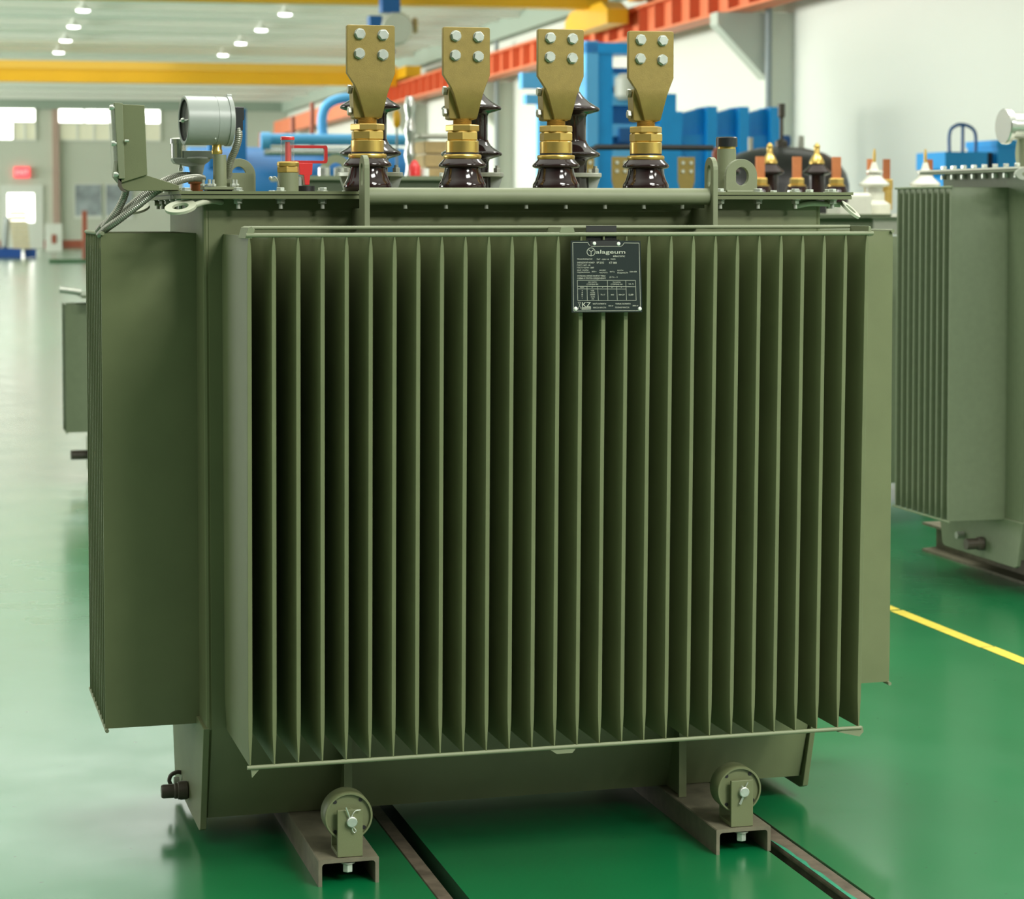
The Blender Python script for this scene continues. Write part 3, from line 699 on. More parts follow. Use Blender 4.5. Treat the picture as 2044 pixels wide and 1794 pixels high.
pc = MB().prism([(.052,1.6445),(.0830,1.6445),(.0840,1.6160),(.0805,1.6145),(.0805,1.5925),(.0590,1.5925),(.0585,1.6145),(.0555,1.6155)], GY-.014, GY+.014, 'xz')
pc.build('plug_connector', 'black', ga, bevel=.0015)
MB().lathe([(.0001,.002),(.011,.002),(.012,.004),(.012,.0115),(.0105,.0135),(.0105,.024),(.0001,.024)], (.0085,GY,1.5370), 'z', 24).build('brass_nipple', 'brass', ga).matrix_local = gpv.inverted()
MB().lathe([(.0175,.0),(.0175,.002),(.0150,.005),(.0150,.0720),(.0143,.0745),(.0001,.0745)], (.0095,GY,1.4635), 'z', 28).build('thermometer_pocket', 'green2', T)
MB().box(-.030, .042, GY-.035, GY+.035, 1.4600, 1.4665).build('pocket_plate', 'green2', T, bevel=.001)
MB().box(-.022, .036, GY-.028, GY+.028, 1.4557, 1.4600).build('pocket_gasket', 'rubber', T)
for (dx, dy) in ((-.030,-.02),(-.018,-.03),(-.008,-.02),(.036,-.02),(.046,.0)):
    MB().hexa(.0070, .006, (dx,GY+dy,1.4668), 'z', dx*60).lathe([(.0001,0),(.0035,0),(.0035,.010),(.0001,.010)], (dx,GY+dy,1.4728), 'z', 10).build('stud_nut', 'zinc', T)
# pressure relay: glass cup, cast arm and brass nut behind the gauge
ry = .60
rl = MB().lathe([(.0001,.030),(.012,.030),(.014,.040),(.019,.062),(.030,.070),(.032,.075),(.030,.079),(.0001,.079)], (-.030,ry,1.4560), 'z', 28)
rl.prism([(-.085,1.5270),(-.0800,1.5200),(-.045,1.5130),(-.030,1.5150),(-.030,1.5320),(-.085,1.5320)], ry-.022, ry+.022, 'xz')
rl.box(-.060, .020, ry-.02, ry+.02, 1.532, 1.549)
ro = rl.build('gas_relay', 'greyd', T, bevel=.001)
MB().lathe([(.0001,0),(.0165,0),(.0165,.032),(.0001,.032)], (-.070,ry,1.5330), 'z', 28).build('glass_cup', 'silver', ro)
MB().lathe([(.0001,0),(.0195,0),(.0195,.010),(.017,.013),(.0001,.014)], (-.070,ry,1.5650), 'z', 28).build('cup_lid', 'silver', ro)
MB().lathe([(.0001,-.006),(.004,-.006),(.005,0),(.003,.004),(.003,.012),(.0001,.012)], (-.066,ry,1.5090), 'z', 14).build('drain_screw', 'zinc', ro)
MB().hexa(.020, .013, (-.030,ry,1.4740), 'z', .2).lathe([(.0001,0),(.015,0),(.015,.020),(.0001,.020)], (-.030,ry,1.4556), 'z', 20).build('brass_nut', 'copperd', ro)
# pale lug plate and small fitting to the right of the thermometer
MB().box(.050, .104, .62, .63, 1.4557, 1.5000).build('stop_plate', 'green2', T)
# oil level indicator
lx = .163
lg = MB().lathe([(.0235,0),(.0235,.043),(.0001,.043)], (lx,GY,1.4557), 'z', 32).build('level_gauge_base', 'green2', T)
MB().hexa(.0262, .0135, (lx,GY,1.4990), 'z', .25).build('hex_collar', 'brassn', lg)
MB().lathe([(.0001,0),(.0240,0),(.0250,.002),(.0250,.008),(.0230,.0105),(.0001,.0105)], (lx,GY,1.5130), 'z', 32).build('brass_cap', 'brassn', lg)
MB().lathe([(.0001,0),(.0155,0),(.0155,.049),(.0001,.049)], (lx-.001,GY,1.5236), 'z', 28).build('glass_tube', 'glass', lg)
MB().lathe([(.0001,0),(.0058,0),(.0058,.044),(.0001,.044)], (lx-.001,GY,1.5240), 'z', 20).build('red_float', 'red', lg)
MB().lathe([(.0001,0),(.0160,0),(.0160,.0055),(.013,.0075),(.0001,.0080)], (lx-.001,GY,1.5725), 'z', 28).build('red_cap', 'red', lg)
MB().tube(bez([(lx-.022,GY-.01,1.468),(lx-.026,GY-.012,1.482),(lx-.032,GY-.012,1.4895),(lx-.038,GY-.012,1.4870)],5), .0012, 6).lathe([(.0001,-.0045),(.004,-.003),(.0050,0),(.004,.003),(.0001,.0045)], (lx-.041,GY-.012,1.4860), 'z', 12).build('seal_wire', 'zincd', lg)
# tap changer handle
hy = .56; hx0 = .195; 
hd = MB()
o_ = [(.176,1.5620),(.258,1.5620)] + arc(.257,1.556,.0065,80,0,4) + [(.2635,1.5300)] + arc(.257,1.5275,.0065,0,-80,4) + [(.176,1.5210)]
i_ = [(.176,1.5555),(.254,1.5555),(.2565,1.5530),(.2565,1.5300),(.254,1.5275),(.176,1.5275)]
ring = []
hd.rings([[(p,hy-.006,q) for p,q in o_] , [(p,hy+.006,q) for p,q in o_]], cap=False)
hd.rings([[(p,hy-.006,q) for p,q in i_] , [(p,hy+.006,q) for p,q in i_]], cap=False)
hdo = holed_plate(o_, [(p+.004 if p < .18 else p, q) for p, q in i_], hy-.006, hy+.006, 'tap_changer_handle', 'redd', T)
MB().prism([(.196,1.5215),(.228,1.5215),(.2265,1.4955),(.222,1.4940),(.220,1.4720),(.210,1.4720),(.2075,1.4940),(.198,1.4955)], hy-.012, hy+.012, 'xz').build('handle_hub', 'red', hdo, bevel=.001)
MB().lathe([(.0001,0),(.020,0),(.020,.014),(.0001,.014)], (.215,hy+.005,1.4557), 'z', 28).build('tap_base', 'rubber', hdo)
MB().lathe([(.0001,0),(.006,0),(.006,.02),(.0001,.02)], (.199,hy,1.4700), 'z', 12).build('tap_stud', 'greyd', hdo)
# flexible conduits
def conduit(pts, r=.0082): return MB().tube(bez(pts, 16), r, 14, wave=.05, wl=.0044).build('flexible_conduit', 'hose', T)
conduit([(.0505,GY,1.598),(.0525,GY,1.582),(.0500,GY+.003,1.565),(.0450,GY+.01,1.548),(.039,GY+.02,1.532),(.035,GY+.03,1.515),(.035,GY+.05,1.49)])
conduit([(-.020,.56,1.4860),(-.045,.53,1.4870),(-.080,.505,1.4800),(-.130,.49,1.4580),(-.175,.49,1.4240),(-.215,.50,1.3930),(-.240,.52,1.3740),(-.252,.55,1.3600)])
conduit([(-.022,.60,1.4900),(-.060,.60,1.4930),(-.100,.585,1.4830),(-.145,.56,1.4560),(-.190,.545,1.4200),(-.225,.55,1.3940),(-.245,.56,1.3800),(-.255,.57,1.3660)])
conduit([(-.196,GY,1.4720),(-.200,GY+.01,1.4480),(-.212,GY+.02,1.4200),(-.228,GY+.03,1.3960),(-.243,GY+.05,1.3760)])
# bent flat lifting hooks under the corners of the flange
def shook(path, ex, ey, nm, rx=.030, ry_=.020, ht=.006, tilt=.4, holes=1):
    s = MB().tube([(p) for p in bez(path, 8)], .0065, 10)
    for v_ in s.v: pass
    k = len(s.v)
    R0, r0 = rx, rx*.52
    s.rings([[(R_*math.cos(a)*1.0, R_*math.sin(a), h) for (R_, h) in ((R0, -ht/2), (R0, ht/2), (r0, ht/2), (r0, -ht/2))] for a in [2*PI*i/28 for i in range(28)]], closed=True)
    mt = Matrix.Translation(ex) @ Matrix.Rotation(ey[1], 4, 'Y') @ Matrix.Rotation(ey[0], 4, 'X')
    s.xf(mt, k); s.build('lashing_eye', 'eye', T)
shook([(.005,.385,1.4290),(-.020,.355,1.4340),(-.045,.325,1.4325),(-.074,.310,1.4240)], (-.101,.305,1.4205), (.36, -.20), 0, .034)
shook([(-.03,.93,1.4300),(-.09,.93,1.4320)], (-.135,.90,1.4200), (.34, -.25), 0, .031)
shook([(1.330,.375,1.4220),(1.365,.365,1.4290),(1.400,.36,1.4290),(1.440,.355,1.4270)], (1.464,.352,1.4150), (.42, .62), 0, .029)
# nameplate on a black hanger
np_ = MB().prism([(.6728,1.3505),(.8262,1.3495),(.8306,1.1990),(.6750,1.2000)], -.0135, -.0115, 'xz')
npo = np_.build('nameplate', 'plate', T)
hg = MB().box(.7130,.7800,.0075,.0090,1.352,1.3815).box(.7130,.7800,-.0115,.0090,1.3505,1.3520).box(.7130,.7800,-.0115,-.0100,1.338,1.3518)
hg.box(.7150,.7780,-.0150,-.0135,1.3390,1.3500); hg.build('hanger', 'rubber', npo)
def plate_pt(a, b, d=.0008):
    """a, b in 0..1 over the plate (left-right, top-bottom)"""
    tl, tr_, brr, bl = Vector((.6728,0,1.3505)), Vector((.8262,0,1.3495)), Vector((.8306,0,1.1990)), Vector((.6750,0,1.2000))
    p = tl.lerp(tr_, a).lerp(bl.lerp(brr, a), b); return Vector((p.x, -.0135-d, p.z))
# crop pixels of the plate (corners 315,472 / 1450,492 / 1485,1660 / 330,1660) -> plate coordinates
def Q(px, py):
    b = (py-480)/(1660-480); xl = 315+b*15; xr = 1450+b*35
    return (px-xl)/(xr-xl), b
L_ = MB()
def ptext(s, px, py, hpx, bold=.0, wpx=None, align='LEFT'):
    vs, fs = text_mesh(s, 1.0, 'LEFT', .013 if hpx < 40 else .010, 0.)
    if not vs: return
    mx_ = max(v[0] for v in vs); mn_ = min(v[0] for v in vs); capsz = .70
    kx = (wpx/(mx_-mn_)) if wpx else hpx/capsz; ky = hpx/capsz
    out = [plate_pt(*Q(px+(v[0]-mn_)*kx, py-v[1]*ky)) for v in vs]
    L_.add(out, fs)
def pline(x0, y0, x1, y1, w=5):
    dx, dy = x1-x0, y1-y0; l = math.hypot(dx, dy); nx, ny = -dy/l*w/2, dx/l*w/2
    L_.add([plate_pt(*Q(x0+nx,y0+ny)), plate_pt(*Q(x1+nx,y1+ny)), plate_pt(*Q(x1-nx,y1-ny)), plate_pt(*Q(x0-nx,y0-ny))], [(0,1,2,3)])
def pring(cx, cy, r, w=6, a0=0, a1=360, n=32):
    for i in range(n):
        a = math.radians(a0+(a1-a0)*i/n); b = math.radians(a0+(a1-a0)*(i+1)/n)
        pline(cx+r*math.cos(a), cy+r*math.sin(a), cx+r*math.cos(b), cy+r*math.sin(b), w)
pring(643, 664, 66, 9); pline(643,660,643,728,9); pline(643,660,600,628,9); pline(643,660,686,628,9)
ptext('alageum', 722, 692, 62, .0006, 478); ptext('electric', 1000, 745, 30, .0003, 196)
rows = [('ТРАНСФОРМАТОР',415,795,22,250),('ТМГ - 1250 / 10',732,797,22,200),('УХЛ1',960,795,22,78),
 ('ЗАВОДСКОЙ НОМЕР',415,853,24,285),('№ 2312',735,856,30,118),('КТ 088',938,858,30,122),
 ('ГОСТ 11677 - 85',415,893,22,215),('ГОСТ Р 52719 - 2007',415,934,22,278),
 ('ШЫҒ. ЖЫЛЫ',418,975,20,182),('ГОД ВЫПУСКА',418,1010,20,206),('2023 г.',652,997,20,82),('ЖИІЛІГІ',777,978,20,105),('ЧАСТОТА',777,1015,20,135),('50 Гц',950,1000,20,75),
 ('ҚУАТЫ',1073,980,20,95),('МОЩНОСТЬ',1073,1018,20,175),('1250 кВА',1272,1000,20,120),
 ('СҰЛБАСЫ ЖӘНЕ ЖАЛҒАУ ТОБЫ',418,1072,24,458),('СХЕМА И ГРУППА СОЕДИНЕНИЯ',418,1110,24,462),('Д / Ун - 11',942,1090,22,132),
 ('ЖК ЖАҒЫ',595,1172,20,140),('СТОРОНА ВН',572,1207,20,186),('ТК ЖАҒЫ',995,1174,20,130),('СТОРОНА НН',965,1209,20,190),('Uk, %',1258,1202,20,80),
 ('ПОЛ',468,1260,18,58),('В',655,1260,18,14),('А',823,1260,18,16),('В',978,1260,18,14),('А',1130,1260,18,16),
 ('+5%',637,1312,20,58),('+2,5%',628,1344,20,80),('10000',628,1378,22,80),('-2,5%',633,1412,20,72),('-5%',645,1446,20,48),
 ('72,17',798,1378,20,74),('400',963,1380,20,54),('1804,27',1093,1380,20,100),('5,89',1257,1384,26,78),
 ('МАЙ САЛМАҒЫ',675,1530,22,212),('МАССА МАСЛА',678,1592,22,212),('450 кг',925,1562,20,82),('ТОЛЫҚ САЛМАҒЫ',1040,1532,22,248),('ПОЛНАЯ МАССА',1038,1592,22,232),('3000 кг',1322,1562,20,95)]
for s_, a, b, c, w_ in rows: ptext(s_, a, b, c, .00018, w_)
for k, s_ in enumerate(('I', 'II', 'III', 'IV', 'V')): ptext(s_, 500-len(s_)*4, 1312+k*33, 20, 0, 8*len(s_))
ptext('KZ', 498, 1568, 78, 0, 142)
pline(425,1490,480,1490,5); pline(440,1500,480,1600,5); pline(470,1500,430,1610,5)
pline(490,1580,642,1577,8); pline(490,1596,642,1593,8); pline(490,1608,642,1606,6)
for a in [(420,1130,1368,1134),(425,1465,1382,1465),(420,1130,428,1465),(1368,1134,1382,1465),(422,1228,1372,1238),(422,1270,1215,1276),(578,1230,582,1465),(752,1232,762,1465),(908,1132,918,1465),(1062,1236,1072,1465),(1210,1134,1222,1465)]: pline(*a, 6)
for a in [(345,512,590,512),(1180,516,1425,518),(345,512,360,1635),(1425,518,1455,1635),(360,1635,1455,1635),(590,512,612,550),(612,550,645,575),(645,575,1130,572),(1130,572,1160,550),(1160,550,1180,516)]: pline(*a, 7)
L_.build('lettering', 'ink', npo)
for px, py in ((695,525),(1088,530),(395,1598),(1443,1605)):
    p = plate_pt(*Q(px, py)); MB().lathe([(.0001,-.0028),(.0030,-.0024),(.0042,-.0010),(.0043,0),(.0001,0)], (p.x, -.0137, p.z), 'y', 20).lathe([(.0001,-.0032),(.0013,-.0032),(.0013,-.0026),(.0001,-.0026)], (p.x, -.0137, p.z), 'y', 10).build('rivet', 'whitem', npo)

# ------------------------------------------------------------------ neighbouring transformers
def copper_bar(R, x, y, z, m='copper', h=.11, w=.028):
    b = MB().hexa(.034, .03, (x,y,z), 'z', .3).lathe([(.0001,0),(.040,0),(.040,.006),(.0001,.006)], (x,y,z-.006), 'z', 24).build('terminal_nut', 'brassn', R)
    MB().box(x-w, x+w, y-.008, y+.008, z+.03, z+.03+h).build('copper_bar', m, b)
    MB().lathe([(.055,-.08),(.055,-.04),(.045,-.006),(.0001,-.006)], (x,y,z), 'z', 28).build('insulator', 'porc', b)
def hv_simple(R, x, y, z, pm='porc', cap=True, sc=1.):
    b = MB().lathe([(.045*sc,-.12*sc),(.045*sc,-.02*sc),(.075*sc,-.01*sc),(.078*sc,0),(.07*sc,.008*sc),(.045*sc,.03*sc),(.030*sc,.055*sc),(.0001,.056*sc)], (x,y,z), 'z', 32).build('high_voltage_bushing', pm, R)
    if cap: MB().lathe([(.042*sc,.045*sc),(.042*sc,.055*sc),(.030*sc,.080*sc),(.016*sc,.10*sc),(.016*sc,.135*sc),(.020*sc,.14*sc),(.008*sc,.155*sc),(.0001,.16*sc)], (x,y,z), 'z', 24).build('brass_cap', 'brass', b)
    else:
        MB().lathe([(.045*sc,.056*sc),(.045*sc,.066*sc),(.022*sc,.075*sc),(.012*sc,.11*sc),(.0001,.11*sc)], (x,y,z), 'z', 24).build('cap', pm, b)
        MB().lathe([(.008,0),(.008,.05),(.004,.075),(.0001,.075)], (x,y,z+.10*sc), 'z', 12).build('terminal_rod', 'brassn', b)
# right neighbour
NB = dict(tx0=-.05, tx1=1.55, ty0=.41, ty1=1.10, zbot=.13, zf0=.269, zf1=1.500, zcov=1.572, over=.07, taper=.05,
          nf=6, fx0=0., fp=.056, fy0=0., tilt=.0, sx0=-.284, sx1=1.84, sy0=.555, sn=10, sp=.050, sz0=.269, sz1=1.500, sides='L', fth=.011, covm='whitep')
N1 = make_transformer('oil_transformer', 'olive green transformer cut by the right edge of the photo, standing on steel I-beams', (3.31, 2.44, 0), NB, 'green3', 'transformers standing on the shop floor')
for xx in (.16, 1.2):
    MB().prism([(xx-.07,0),(xx+.07,0),(xx+.07,.010),(xx+.006,.014),(xx+.006,.106),(xx+.07,.110),(xx+.07,.120),(xx-.07,.120),(xx-.07,.110),(xx-.006,.106),(xx-.006,.014),(xx-.07,.010)], -.15, 1.55, 'xz').build('base_beam', 'steelch', N1)
MB().lathe([(.0001,0),(.020,0),(.026,-.003),(.026,-.02),(.021,-.024),(.021,-.07),(.0001,-.07)][::-1], (-.058,.72,.155), 'x', 24).build('drain_valve', 'brown', N1)
MB().lathe([(.0001,0),(.014,0),(.014,-.03),(.0001,-.03)][::-1], (-.058,.88,.165), 'x', 16).build('earth_stud', 'zincd', N1)
for k in range(8):
    MB().hexa(.011, .012, (-.088,.42+.085*k,1.574), 'z', k).build('cover_bolt', 'zinc', N1)
    MB().lathe([(.0001,0),(.012,0),(.012,.016),(.0001,.016)], (-.088,.42+.085*k,1.535), 'z', 14).build('nut', 'zinc', N1)
for yy in (.44, .60):
    MB().rings([[(x_, yy+math.cos(a)*R_, 1.628+math.sin(a)*R_*1.25) for (R_, x_) in ((.060, .03), (.060, .045), (.032, .045), (.032, .03))] for a in [2*PI*i/24 for i in range(24)]], closed=True).build('lifting_eye', 'green2', N1)
MB().lathe([(.062,-.07),(.066,-.065),(.066,-.05),(.05,-.045),(.05,.05),(.0001,.05)], (-.035,.50,1.722), 'x', 36).lathe([(.0001,-.062),(.060,-.062),(.060,-.058),(.0001,-.058)], (-.035,.50,1.722), 'x', 36).build('dial_thermometer', 'silver', N1)
MB().lathe([(.018,0),(.018,.10),(.0001,.10)], (-.02,.50,1.574), 'z', 20).build('thermometer_pocket', 'green2', N1)
MB().rings([[(-.115+math.cos(a)*R_*.9, .30+x_-math.cos(a)*R_*.1, 1.545+math.sin(a)*R_*.5) for (R_, x_) in ((.045, .0), (.045, .012), (.018, .012), (.018, .0))] for a in [2*PI*i/24 for i in range(24)]], closed=True).build('lashing_eye', 'zincd', N1)
MB().box(-.115, -.05, .31, .36, 1.54, 1.552).build('lashing_arm', 'green2', N1)

# transformer behind the main one: copper terminals and brass capped bushings show over the cover
T2 = dict(tx0=0, tx1=1.75, ty0=.30, ty1=.95, zbot=.08, zf0=.185, zf1=1.295, zcov=1.40, over=.06, taper=.05,
          nf=0, sx0=-.2, sx1=1.95, sy0=.40, sn=8, sp=.05, sz0=.185, sz1=1.295, sides='R')
N2 = make_transformer('oil_transformer', 'transformer hidden behind the large one, showing copper bars and brass capped bushings', (1.72, 4.35, 0), T2, 'green3', 'transformers standing on the shop floor')
MB().box(.3, .42, .1, 1.2, 0, .08).box(1.3, 1.42, .1, 1.2, 0, .08).build('base_channel', 'steelch', N2)
for k, X in enumerate((2.99, 3.165, 3.355)): copper_bar(N2, X-1.72, .45, 1.53, 'copper', .095, .0195)
for X in (2.98, 3.195, 3.43): hv_simple(N2, X-1.72, .85, 1.595, 'porc', True, .85)
# pale grey transformer
N3 = empty('oil_transformer', (3.66, 5.4, 0), 0, 'pale grey transformer with white bushings between the two green ones', 'transformer', 'transformers standing on the shop floor')
MB().box(0, 1.0, 0, .7, .12, 1.26).build('tank', 'potm', N3)
MB().box(-.04, 1.04, -.04, .74, 1.385, 1.40).box(.0, .14, -.02, .68, 1.26, 1.385).box(.16, 1.0, .02, .68, 1.30, 1.385).build('cover', 'whitep', N3)
MB().box(.1, .2, -.1, .8, 0, .12).box(.8, .9, -.1, .8, 0, .12).build('base_channel', 'steelch', N3)
MB().box(-.06, .12, -.06, .1, 1.27, 1.50).build('conservator_box', 'whitep', N3, bevel=.02)
for X in (3.865, 4.135):
    hv_simple(N3, X-3.66, .12, 1.545, 'porcw', False, .95)
    MB().lathe([(.07,0),(.08,.02),(.08,.06),(.05,.08),(.05,.12),(.0001,.12)], (X-3.66,.12,1.385), 'z', 28).build('bushing_turret', 'whitep', N3)
for X, m_ in ((3.93, 'copper'), (4.015, 'copperd'), (4.245, 'copperd')):
    b = MB().box(X-3.66-.017, X-3.66+.017, .30, .315, 1.57, 1.67).build('copper_bar', m_, N3)
    MB().hexa(.035, .05, (X-3.66,.308,1.52), 'z', .2).lathe([(.03,-.10),(.03,.0),(.0001,.0)], (X-3.66,.308,1.52), 'z', 16).build('terminal_nut', 'brassn', b)
# transformer with brass flags in front of the blue press
N4 = empty('oil_transformer', (2.35, 7.9, 0), 0, 'transformer seen only by its brass flags in front of the blue press', 'transformer', 'transformers standing on the shop floor')
MB().box(0, 1.65, 0, .65, .1, 1.25).build('tank', 'green3', N4); MB().box(-.05, 1.7, -.05, .7, 1.25, 1.275).build('cover', 'green3', N4)
MB().box(.3, .42, -.1, .75, 0, .1).box(1.25, 1.37, -.1, .75, 0, .1).build('base_channel', 'steelch', N4)
for X in (3.185, 3.40, 3.615, 3.812):
    x = X-2.35
    b = MB().lathe([(.055,0),(.05,.05),(.055,.07),(.043,.09),(.0001,.09)], (x,.2,1.275), 'z', 28).build('low_voltage_bushing', 'porc', N4)
    MB().lathe([(.038,.09),(.038,.17),(.02,.17),(.02,.19),(.0001,.19)], (x,.2,1.275), 'z', 24).build('collar', 'brass', b)
    MB().prism([(x-.028,1.46),(x+.028,1.46),(x+.034,1.53),(x+.052,1.595),(x+.052,1.735),(x-.052,1.735),(x-.052,1.595),(x-.034,1.53)], .17, .19, 'xz').build('terminal_flag', 'bronze', b, bevel=.002)
    for dx in (-.025, .025):
        for dz in (1.65, 1.70): MB().lathe([(.0001,-.008),(.010,-.008),(.010,0),(.0001,0)], (x+dx,.17,dz), 'y', 12).build('bolt', 'zinc', b)
MB().tube(bez([(.95,.5,1.27),(.95,.5,1.72),(.99,.5,1.79),(1.1,.5,1.80),(1.75,.5,1.80)], 8), .018, 10).build('pipe', 'rubber', N4)
# small transformer at the left
ST = dict(tx0=.14, tx1=.88, ty0=.05, ty1=.5, zbot=.07, zf0=.21, zf1=.93, zcov=.985, over=.06, taper=.03,
          nf=0, sx0=0., sx1=1.02, sy0=.06, sn=6, sp=.05, sz0=.276, sz1=.935, sides='LR')
N5 = make_transformer('oil_transformer', 'small dark green transformer peeking out at the left behind the large one', (.112, 7.1, 0), ST, 'green3', 'transformers standing on the shop floor')
MB().box(.15, .88, .1, .2, 0, .07).box(.15, .88, .35, .45, 0, .07).build('base_channel', 'steelch', N5)
MB().tube([(.14,.2,.145),(.03,.2,.145)], .025, 14).build('drain_valve', 'brown', N5)
MB().tube([(.08,.05,1.0),(-.03,.05,1.015)], .018, 12).build('lashing_eye', 'zincd', N5)
MB().lathe([(.04,0),(.05,.02),(.04,.09),(.0001,.09)], (.24,.2,.985), 'z', 20).build('filler_neck', 'bronze', N5)
# transformer behind on the left, its cover just above the main cover
N6 = empty('oil_transformer', (1.22, 6.5, 0), 0, 'green transformer behind the main cover, its lid showing between the first two bushings', 'transformer', 'transformers standing on the shop floor')
MB().box(0, .78, 0, .7, .1, 1.57).build('tank', 'green3', N6); MB().box(-.03, .81, -.05, .75, 1.57, 1.59).build('cover', 'green3', N6)
MB().box(.10, .20, -.1, .8, 0, .1).box(.6, .7, -.1, .8, 0, .1).build('base_channel', 'steelch', N6)
MB().rings([[(.22+math.cos(a)*R_, y_, 1.62+math.sin(a)*R_) for (R_, y_) in ((.08, .2), (.08, .22), (.04, .22), (.04, .2))] for a in [2*PI*i/24 for i in range(24)]], closed=True).build('lifting_eye', 'green2', N6)
MB().lathe([(.03,0),(.03,.05),(.012,.08),(.0001,.085)], (.605,.1,1.59), 'z', 16).build('red_cap', 'red', N6)
MB().lathe([(.02,0),(.02,.04),(.0001,.04)], (.66,.1,1.59), 'z', 16).build('white_cap', 'whitem', N6)
for x in (.30, .38): MB().lathe([(.03,0),(.03,.04),(.0001,.05)], (x-.17,.05,1.59), 'z', 16).build('cover_fitting', 'silver', N6)
# insulator post and wound coil crate
r = empty('insulator_post', (2.335, 9.0, 0), 0, 'shiny silver insulator post behind the first brass flag', 'insulator')
ps = MB(); prof = [(.05, 0.0)]
for k in range(14):
    z = .15*k+.05; prof += [(.024, z), (.036, z+.05), (.036, z+.07), (.024, z+.12)]
prof += [(.03, 2.10), (.0001, 2.12)]
ps.lathe(prof, (0,0,0.001), 'z', 20).build('post', 'silver', r)
r = empty('coil_crate', (2.42, 8.95, 0), 0, 'golden wooden coil crate between the first and second brass flags', 'crate')
cr = MB()
for k in range(4): cr.box(0, .16+.012*(k % 2), 0, .3, 1.52+.085*k, 1.590+.085*k)
cr.build('boards', 'wood', r); MB().box(.01, .14, .02, .28, .5, 1.84).build('core', 'woodl', r)
MB().box(-.0, .18, -.02, .34, 0, .5).build('stand', 'woodl', r)
MB().box(-.03, .26, -.02, .32, 1.87, 1.89).build('lid', 'whitep', r)
r = empty('yellow_cone', (2.685, 11, 0), 0, 'small yellow lemon shaped vessel seen just right of the first brass flag', 'vessel')
MB().lathe([(.006,2.0),(.022,2.02),(.028,2.06),(.026,2.10),(.014,2.125),(.0001,2.13)], (0,0,0), 'z', 20).build('body', 'yellow', r)
MB().lathe([(.008,0.001),(.008,2.01),(.0001,2.01)], (0,0,0), 'z', 12).build('stand', 'pipe', r)

# ------------------------------------------------------------------ blue press, oven, vessel in the back
r = hempty('hydraulic_press', 7.0, 23.5, 0, 'tall bright blue hydraulic press frame with ribbed table by the right wall', 'press')
MB().box(.0, .16, 0, .5, .001, 3.62).build('column', 'bluel', r)
MB().box(.16, .36, 0.02, .5, .001, 3.46).build('column', 'blue', r)
MB().box(1.0, 1.22, 0, .5, .001, 2.95).box(1.22, 1.30, 0, .5, .001, 2.72).build('column', 'blue', r)
MB().box(0, 1.1, .0, .5, 3.46, 3.60).build('head_beam', 'blue', r)
cb = MB()
for z in (3.2, 2.95, 2.55, 2.25, 1.85): cb.box(.36, 1.0, .02, .4, z-.16, z)
cb.build('cross_beam', 'bluel', r)
MB().box(.36, 1.0, .35, .45, .001, 3.3).build('back_plate', 'blue', r)
MB().lathe([(.12,0),(.17,.05),(.17,.28),(.1,.34),(.0001,.34)], (.55,.0,2.86), 'z', 20).build('cylinder', 'whitep', r)
MB().box(.44, .62, -.04, .05, 2.32, 2.50).box(.44, .62, -.04, .05, 1.90, 2.06).build('pocket', 'blued', r)
MB().box(-.85, -.55, 0, .2, 3.0, 3.2).box(-.80, -.45, 0, .2, 2.80, 2.92).build('side_arm', 'bluel', r)
MB().box(-.62, -.45, 0.05, .2, .001, 2.8).build('side_post', 'bluel', r)
for k in range(3):
    x = 1.34+.44*k
    MB().prism([(x,2.70),(x+.30,2.78),(x+.30,.001),(x,.001)], .18, .5, 'xz').build('table_panel', 'blue', r)
    MB().box(x+.30, x+.44, .0, .5, .001, 2.79).build('table_rib', 'blue', r)
    MB().box(x, x+.3, .10, .20, .001, 2.42).build('table_panel', 'blue', r)
MB().tube([(2.6,.2,2.35),(2.85,.2,2.35)], .08, 14).build('side_pipe', 'blued', r)
r = hempty('vacuum_oven', 1.55, 20.5, 0, 'long blue vacuum oven with pipes behind the level gauge', 'oven')
MB().tube([(.12,.6,1.35),(2.6,.6,1.35)], .80, 32).build('chamber', 'bluet', r)
MB().box(.0, 2.8, .1, 1.2, .001, .9).build('base', 'bluet', r)
MB().tube([(.95,-.1,2.22),(2.5,-.1,2.22)], .065, 14).lathe([(.0001,-.08),(.10,-.08),(.10,.02),(.0001,.02)], (.95,-.1,2.20), 'x', 18).build('top_pipe', 'bluel', r)
MB().tube([(.9,-.12,2.08),(2.4,-.12,2.08)], .05, 12).build('silver_pipe', 'silver', r)
MB().tube(bez([(1.62,.2,2.2),(1.60,.2,2.45),(1.66,.2,2.62),(1.85,.2,2.70),(2.2,.2,2.70)],8), .055, 12).build('curved_pipe', 'bluel', r)
MB().box(.60, .72, 0, .2, 1.9, 2.55).box(.3, .72, 0, .2, 2.46, 2.56).box(.3, .36, 0, .2, 1.9, 2.5).build('door_frame', 'bluet', r)
r = hempty('pipe_stand', 3.2, 24, 0, 'red brown valve stands behind the blue oven', 'stand')
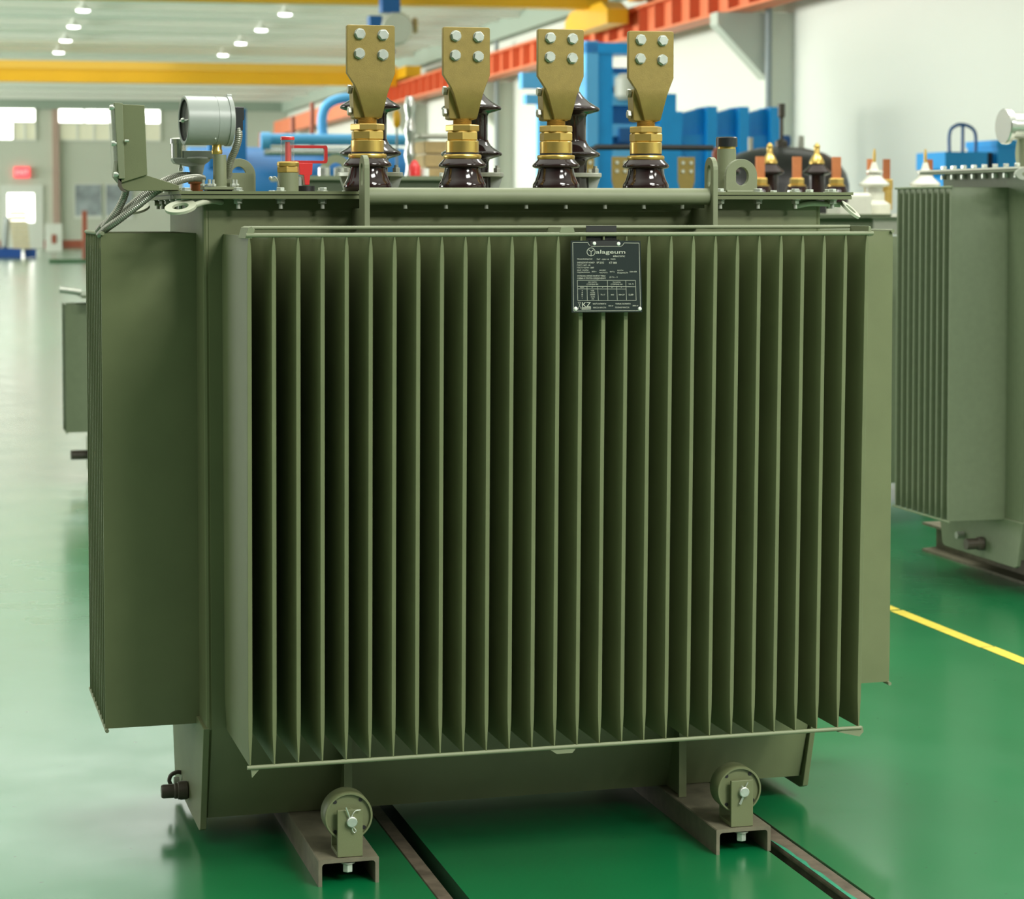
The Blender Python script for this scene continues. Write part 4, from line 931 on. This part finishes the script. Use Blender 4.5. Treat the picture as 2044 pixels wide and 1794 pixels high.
MB().lathe([(.16,2.0),(.04,2.22),(.03,2.42),(.0001,2.43)], (-.35,0,0), 'z', 12).lathe([(.03,.001),(.03,2.62),(.0001,2.63)], (.05,0,0), 'z', 10).lathe([(.03,.001),(.03,2.80),(.0001,2.82)], (.3,0,0), 'z', 10).lathe([(.05,.001),(.05,2.0),(.0001,2.0)], (-.35,0,0), 'z', 10).box(-.05,.35,-.03,.03,2.35,2.4).build('stand', 'redbrown', r)
r = hempty('pressure_vessel', 5.42, 11.8, 0, 'dark grey domed vessel with a thin rod on top, behind the copper bars', 'vessel')
MB().lathe([(.50,0.001),(.52,.3),(.52,1.62),(.50,1.70),(.44,1.79),(.33,1.86),(.18,1.90),(.0001,1.91)], (0,0,0), 'z', 48).build('shell', 'potm', r)
MB().lathe([(.05,1.89),(.05,1.95),(.015,1.97),(.015,2.13),(.028,2.14),(.028,2.24),(.0001,2.24)], (0,0,0), 'z', 16).build('valve_stem', 'brown', r)
MB().lathe([(.025,1.85),(.025,1.99),(.0001,2.0)], (.16,0,0), 'z', 12).lathe([(.02,1.82),(.02,1.98),(.0001,1.98)], (-.25,0,0), 'z', 12).build('vent', 'whitep', r)
MB().lathe([(.08,0),(.08,.04),(.0001,.04)], (-.50,-.1,1.84), 'y', 16).box(-.53,-.47,-.08,-.04,1.4,1.84).build('flange_disc', 'redbrown', r)
r = empty('blue_mixer', (8.4, 14, 0), 0, 'bright blue machine with loop pipes behind the right hand transformer', 'machine')
MB().prism([(0,1.95),(.42,1.95),(.42,.001),(.12,.001),(.12,1.72),(0,1.80)], 0, .6, 'xz').build('hopper', 'blue', r)
MB().box(.52, .90, .0, .6, .001, 2.02).box(.50, .92, -.02, .6, 2.0, 2.06).build('tank', 'blue', r)
MB().box(.42, .52, .1, .5, .001, 1.95).build('shaft', 'potm', r)
MB().box(.9, 1.6, .1, .6, .001, 1.94).build('bench', 'blue', r)
lp = MB()
lp.tube(bez([(.09,.1,1.9),(.09,.1,2.12),(.15,.1,2.19),(.23,.1,2.20),(.31,.1,2.17),(.35,.1,2.10),(.35,.1,1.9)],6), .016, 8); lp.tube([(.22,.1,1.9),(.22,.1,2.19)], .016, 8)
lp.build('loop_pipe', 'blued', r)
MB().box(.66, .74, .1, .2, 2.06, 2.14).box(.58, .82, .1, .14, 2.10, 2.12).build('valve_wheel', 'blued', r)
